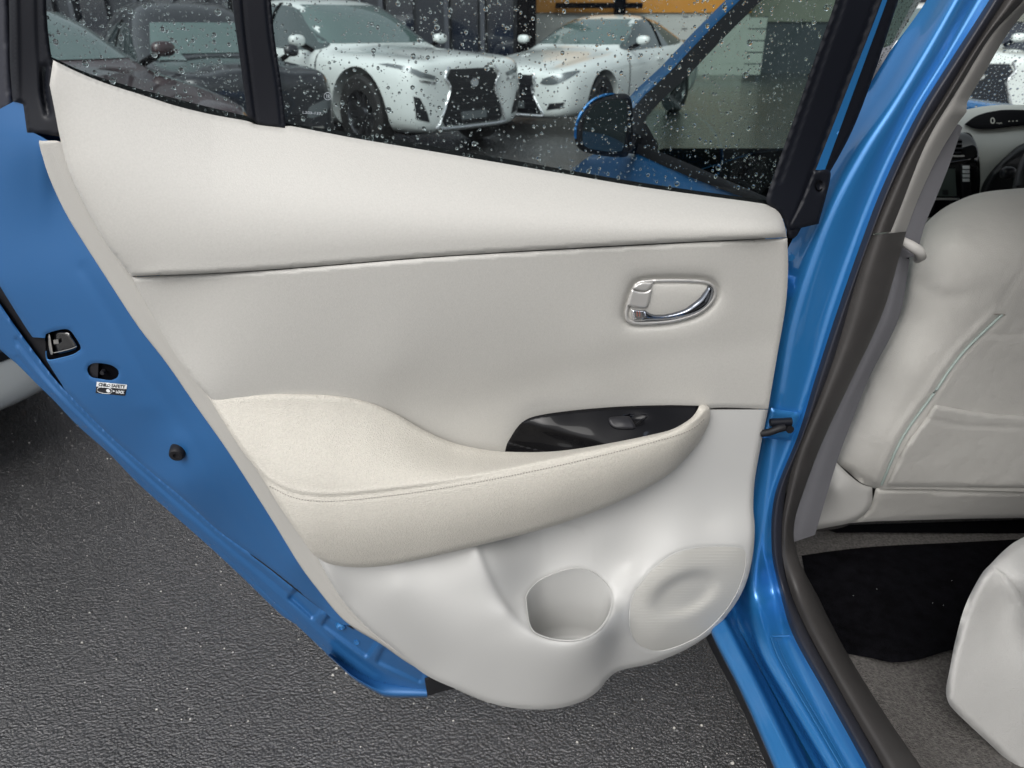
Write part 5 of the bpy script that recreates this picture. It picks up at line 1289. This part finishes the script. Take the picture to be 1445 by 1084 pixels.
for k, (a, b_) in enumerate(((1318, 262), (1330, 268))):
    dsub('screen_button', [(a, b_), (a, b_), (a + 8, b_), (a + 8, b_), (a + 8, b_ + 7), (a + 8, b_ + 7), (a, b_ + 7), (a, b_ + 7)], M['labelgrey'] if k == 3 else M['blackint'], .0125, step=3, thick=.002)
dsub('switch_column', [(1355, 235), (1358, 232), (1366, 232), (1369, 236), (1371, 282), (1371, 286), (1360, 286), (1358, 282)], M['satin_switch'], .012, step=2.5, rnd_px=2, rnd_m=.002, thick=.006)
for k in range(4):
    y = 234 + k * 6
    dsub('button', [(1358, y), (1358, y), (1368, y), (1368, y), (1368.5, y + 4.6), (1368.5, y + 4.6), (1358.5, y + 4.6), (1358.5, y + 4.6)], M['labelwhite'] if k < 4 else M['blackint'], .017, step=2, rnd_px=1.2, rnd_m=.001, thick=.004)
for y in (264, 273): 
    dsub('button', [(1362, y), (1366, y), (1367, y + 4), (1363, y + 5), (1361, y + 3)], M['satin_switch'], .016, step=1.5, thick=.003)
digit = mat('display_digits', (.22, .23, .20), .5); dn = digit.node_tree.nodes['Principled BSDF']; dn.inputs['Emission Color'].default_value = (.8, .8, .7, 1); dn.inputs['Emission Strength'].default_value = .08
text_on('0', fd, (1397.5, 174.5), (1404, 174.5), (1397.5, 166), 1, digit, 'speed_digit', .024, dash, .01)
text_on('mph', fd, (1406, 174.8), (1414, 174.8), (1406, 172.6), 1, digit, 'speed_unit', .024, dash)
text_on('- - -', fd, (1423, 173.8), (1436, 173.2), (1423, 170.8), 1, digit, 'display_clock', .024, dash)
# steering wheel of the right hand drive car
SWc = P(1560, 280, 'y', 1.60)
ax = Vector((0.0, -.9, .42)).normalized(); q = ax.to_track_quat('Z', 'Y').to_matrix()
pts = [np.array(q @ Vector((.185 * math.cos(a), .185 * math.sin(a), 0))) + SWc for a in np.linspace(0, 2 * math.pi, 49)]
swh = part(tube('steering_wheel', pts, .016, M['blackint'], None, seg=12, caps=False), 'black steering wheel')
hubv, hubf = uvs(.075, .065, .03); 
mesh_obj('hub', [np.array(q @ Vector(v)) + SWc for v in hubv], hubf, M['blackint'], swh)
for a in (0.1, math.pi - .1, -math.pi / 2):
    tube('spoke', [SWc, np.array(q @ Vector((.18 * math.cos(a), .18 * math.sin(a), 0))) + SWc], .014, M['blackint'], swh)
dsub('steering_cowl', [(1383, 275), (1388, 258), (1400, 240), (1420, 220), (1445, 202), (1500, 190), (1600, 190), (1600, 190), (1600, 310), (1600, 310), (1385, 310), (1385, 310)], M['blackint'], .03, step=5, rnd_px=8, rnd_m=.03, thick=.03)
tube('indicator_stalk', [P(1450, 254, 'y', 1.78), P(1436, 247, 'y', 1.75), P(1424, 244, 'y', 1.73)], [.008, .009, .012], M['blackint'], swh)
kb = mesh_obj('stalk_knob', [np.array(v) + P(1422, 244, 'y', 1.73) for v in uvs(.016, .012, .014)[0]], uvs(.016, .012, .014)[1], M['satin_switch'], swh)

# windscreen with rain
f_ws = ctrl([(1340, 160, 'y', 2.35), (1600, 155, 'y', 2.40), (1380, 60, 'y', 2.15), (1445, -60, 'y', 1.85), (1600, -60, 'y', 1.9)])
ws = patch('windscreen', [(1320, 175), (1320, 175), (1800, 175), (1800, 175), (1800, -160), (1800, -160), (1380, -160), (1380, -160)], f_ws, M['glass_ws'], None, step=40, thick=0)
part(ws)
drops('raindrops', [(1360, 160), (1450, 160), (1450, 5), (1430, 5)], f_ws, 1100, (.0022, .45, .006), M['water'], ws, (.1, .85, .5), seed=9)

# roof, far side and rear of the body: they shade the cabin and carry on from the doorway
RX0, RX1 = .57, 1.95
Vr, Fr = [], []
NX, NY = 14, 20
for j in range(NY + 1):
    y = -1.6 + (3.35) * j / NY
    for i in range(NX + 1):
        u = i / NX; x = RX0 + (RX1 - RX0) * u - math.tan(YAW) * (y - .95)
        z = 1.50 + .045 * (1 - (2 * u - 1) ** 2) - .05 * ((y - .1) / 1.7) ** 2 - .05 * abs(2 * u - 1) ** 6
        Vr.append((x, y, z))
nb = len(Vr)
Vr += [(x, y, z - .045) for x, y, z in Vr]
for j in range(NY):
    for i in range(NX):
        a = j * (NX + 1) + i
        Fr.append((a, a + 1, a + NX + 2, a + NX + 1)); Fr.append((a + nb, a + nb + NX + 1, a + nb + NX + 2, a + nb + 1))
for j in range(NY):
    for i_ in (0, NX):
        a = j * (NX + 1) + i_; Fr.append((a, a + NX + 1, a + NX + 1 + nb, a + nb))
for i in range(NX):
    for j_ in (0, NY):
        a = j_ * (NX + 1) + i; Fr.append((a, a + 1, a + 1 + nb, a + nb))
part(mesh_obj('roof', Vr, Fr, M['blue'], None, sharp_deg=60))
part(mesh_obj('headlining', [(x, y, z - .012) for x, y, z in Vr[nb:]], [tuple(i for i in f) for f in [(j * (NX + 1) + i, j * (NX + 1) + i + 1, (j + 1) * (NX + 1) + i + 1, (j + 1) * (NX + 1) + i) for j in range(NY) for i in range(NX)]], M['greytrim'], None))
def skewbox(name, x0, x1, y0, y1, z0, z1, m, bev=.02):
    o = boxes(name, [(x0, x1, y0, y1, z0, z1)], m, None, bevel=bev)
    for v in o.data.vertices: v.co.x -= math.tan(YAW) * (v.co.y - .95)
    return part(o)
skewbox('far_side_panel', 2.02, 2.12, -1.6, 3.6, .18, .98, M['blue'])
skewbox('far_side_trim', 1.98, 2.015, -1.0, 2.1, .34, .97, M['trim_plastic'])
skewbox('far_pillar', 1.95, 2.03, .90, 1.05, .97, 1.49, M['greytrim'])
skewbox('far_rear_pillar', 1.93, 2.03, -1.55, -.75, .97, 1.47, M['blue'])
skewbox('rear_seat_back', .72, 1.90, -.62, -.40, .50, 1.08, M['seat2'], .06)
skewbox('rear_seat_bench', .86, 1.90, -.40, .69, .36, .605, M['seat2'], .05)
skewbox('tailgate', .62, 1.92, -1.66, -1.58, .30, 1.05, M['blue'])
skewbox('rear_quarter_panel', .40, .50, -1.6, -.30, .22, 1.02, M['blue'])
skewbox('rear_quarter_pillar', .47, .56, -1.6, -.12, 1.02, 1.47, M['blue'])
skewbox('rear_wheel_arch', .44, .70, -1.3, -.22, .45, 1.0, M['void'])
skewbox('centre_console', 1.22, 1.40, 1.0, 1.86, .33, .62, M['blackint'])
ds = skewbox('driver_seat_back', 1.48, 1.92, 1.18, 1.34, .55, 1.02, M['seat'], .05)
skewbox('driver_seat_cushion', 1.48, 1.92, 1.34, 1.82, .36, .60, M['seat'], .05)
skewbox('bulkhead', .48, 1.95, 2.06, 2.12, .2, .95, M['void'])
# bonnet and wings ahead
Vb, Fb = [], []
for j in range(9):
    y = 2.02 + 1.05 * j / 8
    for i in range(13):
        u = i / 12; w = 1.0 - .10 * (j / 8) ** 2
        x = 1.26 + (u - .5) * 1.62 * w - math.tan(YAW) * (y - .95)
        Vb.append((x, y, .97 - .02 * j - .012 * j * j / 4 - .16 * abs(2 * u - 1) ** 5))
Fb = [(j * 13 + i, j * 13 + i + 1, (j + 1) * 13 + i + 1, (j + 1) * 13 + i) for j in range(8) for i in range(12)]
part(mesh_obj('bonnet', Vb, Fb, M['blue'], None))

# front door, closed, with its mirror: seen through the rear door's window
def fs(v): return ctrl([(800, 150, 's', v), (1100, 300, 's', v), (1180, 0, 's', v - .03), (1045, 0, 's', v - .05), (900, 200, 's', v), (1000, 60, 's', v - .04)])
f_fd = ctrl([(790, 250, 's', -.06), (830, 216, 's', -.03), (900, 204, 's', .0), (1085, 283, 's', .0), (1085, 330, 's', .02), (820, 300, 's', .01), (950, 300, 's', .02)])
fdp = patch('front_door', [(800, 252), (812, 236), (830, 222), (860, 208), (890, 200), (960, 230), (1030, 262), (1110, 292), (1110, 292), (1110, 420), (1110, 420), (1000, 420), (800, 320), (800, 320)], f_fd, M['blue'], None, step=8, rnd_px=6, rnd_m=.03, thick=.04)
part(fdp, 'closed front door seen through the rear window')
gl_f = ctrl([(880, 205, 's', -.005), (1092, 290, 's', -.005), (1055, -60, 's', -.11), (1200, -60, 's', -.10), (1000, 60, 's', -.07), (1120, 120, 's', -.06)])
patch('window_glass', [(885, 196), (885, 196), (905, 140), (960, 85), (1060, -20), (1120, -90), (1120, -90), (1330, -90), (1330, -90), (1290, 0), (1215, 140), (1170, 215), (1115, 330), (1115, 330), (1095, 290), (1000, 250)], gl_f, M['glass_front'], fdp, step=20, thick=0)
drops('raindrops', [(900, 180), (940, 115), (1050, 0), (1170, 0), (1140, 90), (1085, 270), (1000, 235)], gl_f, 300, (.0012, .45, .0035), M['water'], fdp, -CR, seed=21)
drops('raindrops', [(1262, -8), (1302, -8), (1225, 115), (1215, 117)], ctrl([(1262, -60, 's', -.135), (1335, -60, 's', -.12), (1300, 0, 's', -.10), (1224, 124, 's', -.045), (1200, 160, 's', -.04), (1215, 100, 's', -.06)]), 420, (.0014, .4, .003), M['water'], fdp, -CR, seed=22)
Abl = lambda pts, v: [(x, y, 's', v(y)) for x, y in pts]
vz = lambda y: -.005 - .10 * max(0, (205 - y)) / 265
ap = [(888, 150), (905, 130), (940, 98), (990, 45), (1040, -5), (1100, -65)]
patch('window_frame', [(x - 6, y - 4) for x, y in ap] + [(1100, -65)] + [(x + 26, y + 14) for x, y in ap[::-1]] + [(915, 160), (895, 205), (885, 200)], lambda x, y: 1 / (1 / gl_f(x, y) - .006), M['rubber'], fdp, step=6, thick=.03, smooth_outline=False)
part(patch('a_pillar', [(884, 156)] + [(x - 8, y - 3) for x, y in ap] + [(1100, -70)] + [(x + 5, y + 4) for x, y in ap[::-1]] + [(890, 158)], lambda x, y: 1 / (1 / gl_f(x, y) - .016), M['blue'], None, step=5, thick=.03, smooth_outline=False, rnd_px=4, rnd_m=.01))
patch('belt_moulding', [(884, 196), (884, 196), (960, 226), (1030, 256), (1095, 284), (1095, 284), (1100, 296), (1100, 296), (1020, 268), (950, 240), (884, 210), (884, 210)], lambda x, y: 1 / (1 / gl_f(x, y) - .05), M['rubber'], fdp, step=5, thick=.03, rnd_px=3, rnd_m=.006)
patch('mirror_base', [(885, 150), (905, 165), (925, 200), (925, 222), (895, 212), (880, 190)], lambda x, y: 1 / (1 / gl_f(x, y) - .016), M['rubber'], fdp, step=5, thick=.04, rnd_px=4, rnd_m=.008)
part(patch('glass_reflection_panel', [(1262, -60), (1262, -60), (1335, -60), (1335, -60), (1300, 0), (1224, 124), (1200, 160), (1200, 160), (1215, 100)], ctrl([(1262, -60, 's', -.135), (1335, -60, 's', -.12), (1300, 0, 's', -.10), (1224, 124, 's', -.045), (1200, 160, 's', -.04), (1215, 100, 's', -.06)]), M['skygrey'], None, step=10, thick=.01), 'grey panel painted as sky reflected in the wet front door glass')  # added panel: its grey paints the sky reflection on the glass
# exterior mirror
f_mi = ctrl([(812, 200, 'y', 1.93), (890, 200, 'y', 1.99), (850, 140, 'y', 1.95), (850, 220, 'y', 1.97)])
mir = patch('door_mirror', [(811, 195), (812, 178), (820, 158), (836, 141), (855, 134), (875, 132), (886, 134), (892, 146), (893, 180), (888, 214), (880, 222), (850, 220), (824, 214), (814, 206)], f_mi, M['rubber'], None, step=3, rnd_px=8, rnd_m=.02, thick=.06)
part(mir, 'door mirror of the blue car seen through the wet glass')
patch('mirror_shell', [(810, 192), (812, 175), (819, 157), (835, 140), (855, 132), (868, 132), (855, 136), (838, 144), (824, 160), (815, 178), (813, 196)], lambda x, y: 1 / (1 / f_mi(x, y) - .004), M['blue'], mir, step=2.5, thick=.05, rnd_px=3, rnd_m=.01)
patch('mirror_glass', [(822, 196), (823, 178), (830, 160), (842, 147), (858, 141), (878, 140), (884, 146), (884, 175), (880, 208), (872, 214), (850, 213), (830, 209), (823, 203)], lambda x, y: 1 / (1 / f_mi(x, y) - .004), mat('mirror_glass', (.10, .13, .13), .06, metal=.8), mir, step=4, thick=.003)
tube('mirror_arm', [P(884, 200, 'y', 2.02), P(900, 205, 'y', 2.05), P(915, 208, 'y', 2.1)], [.03, .025, .03], M['rubber'], mir)
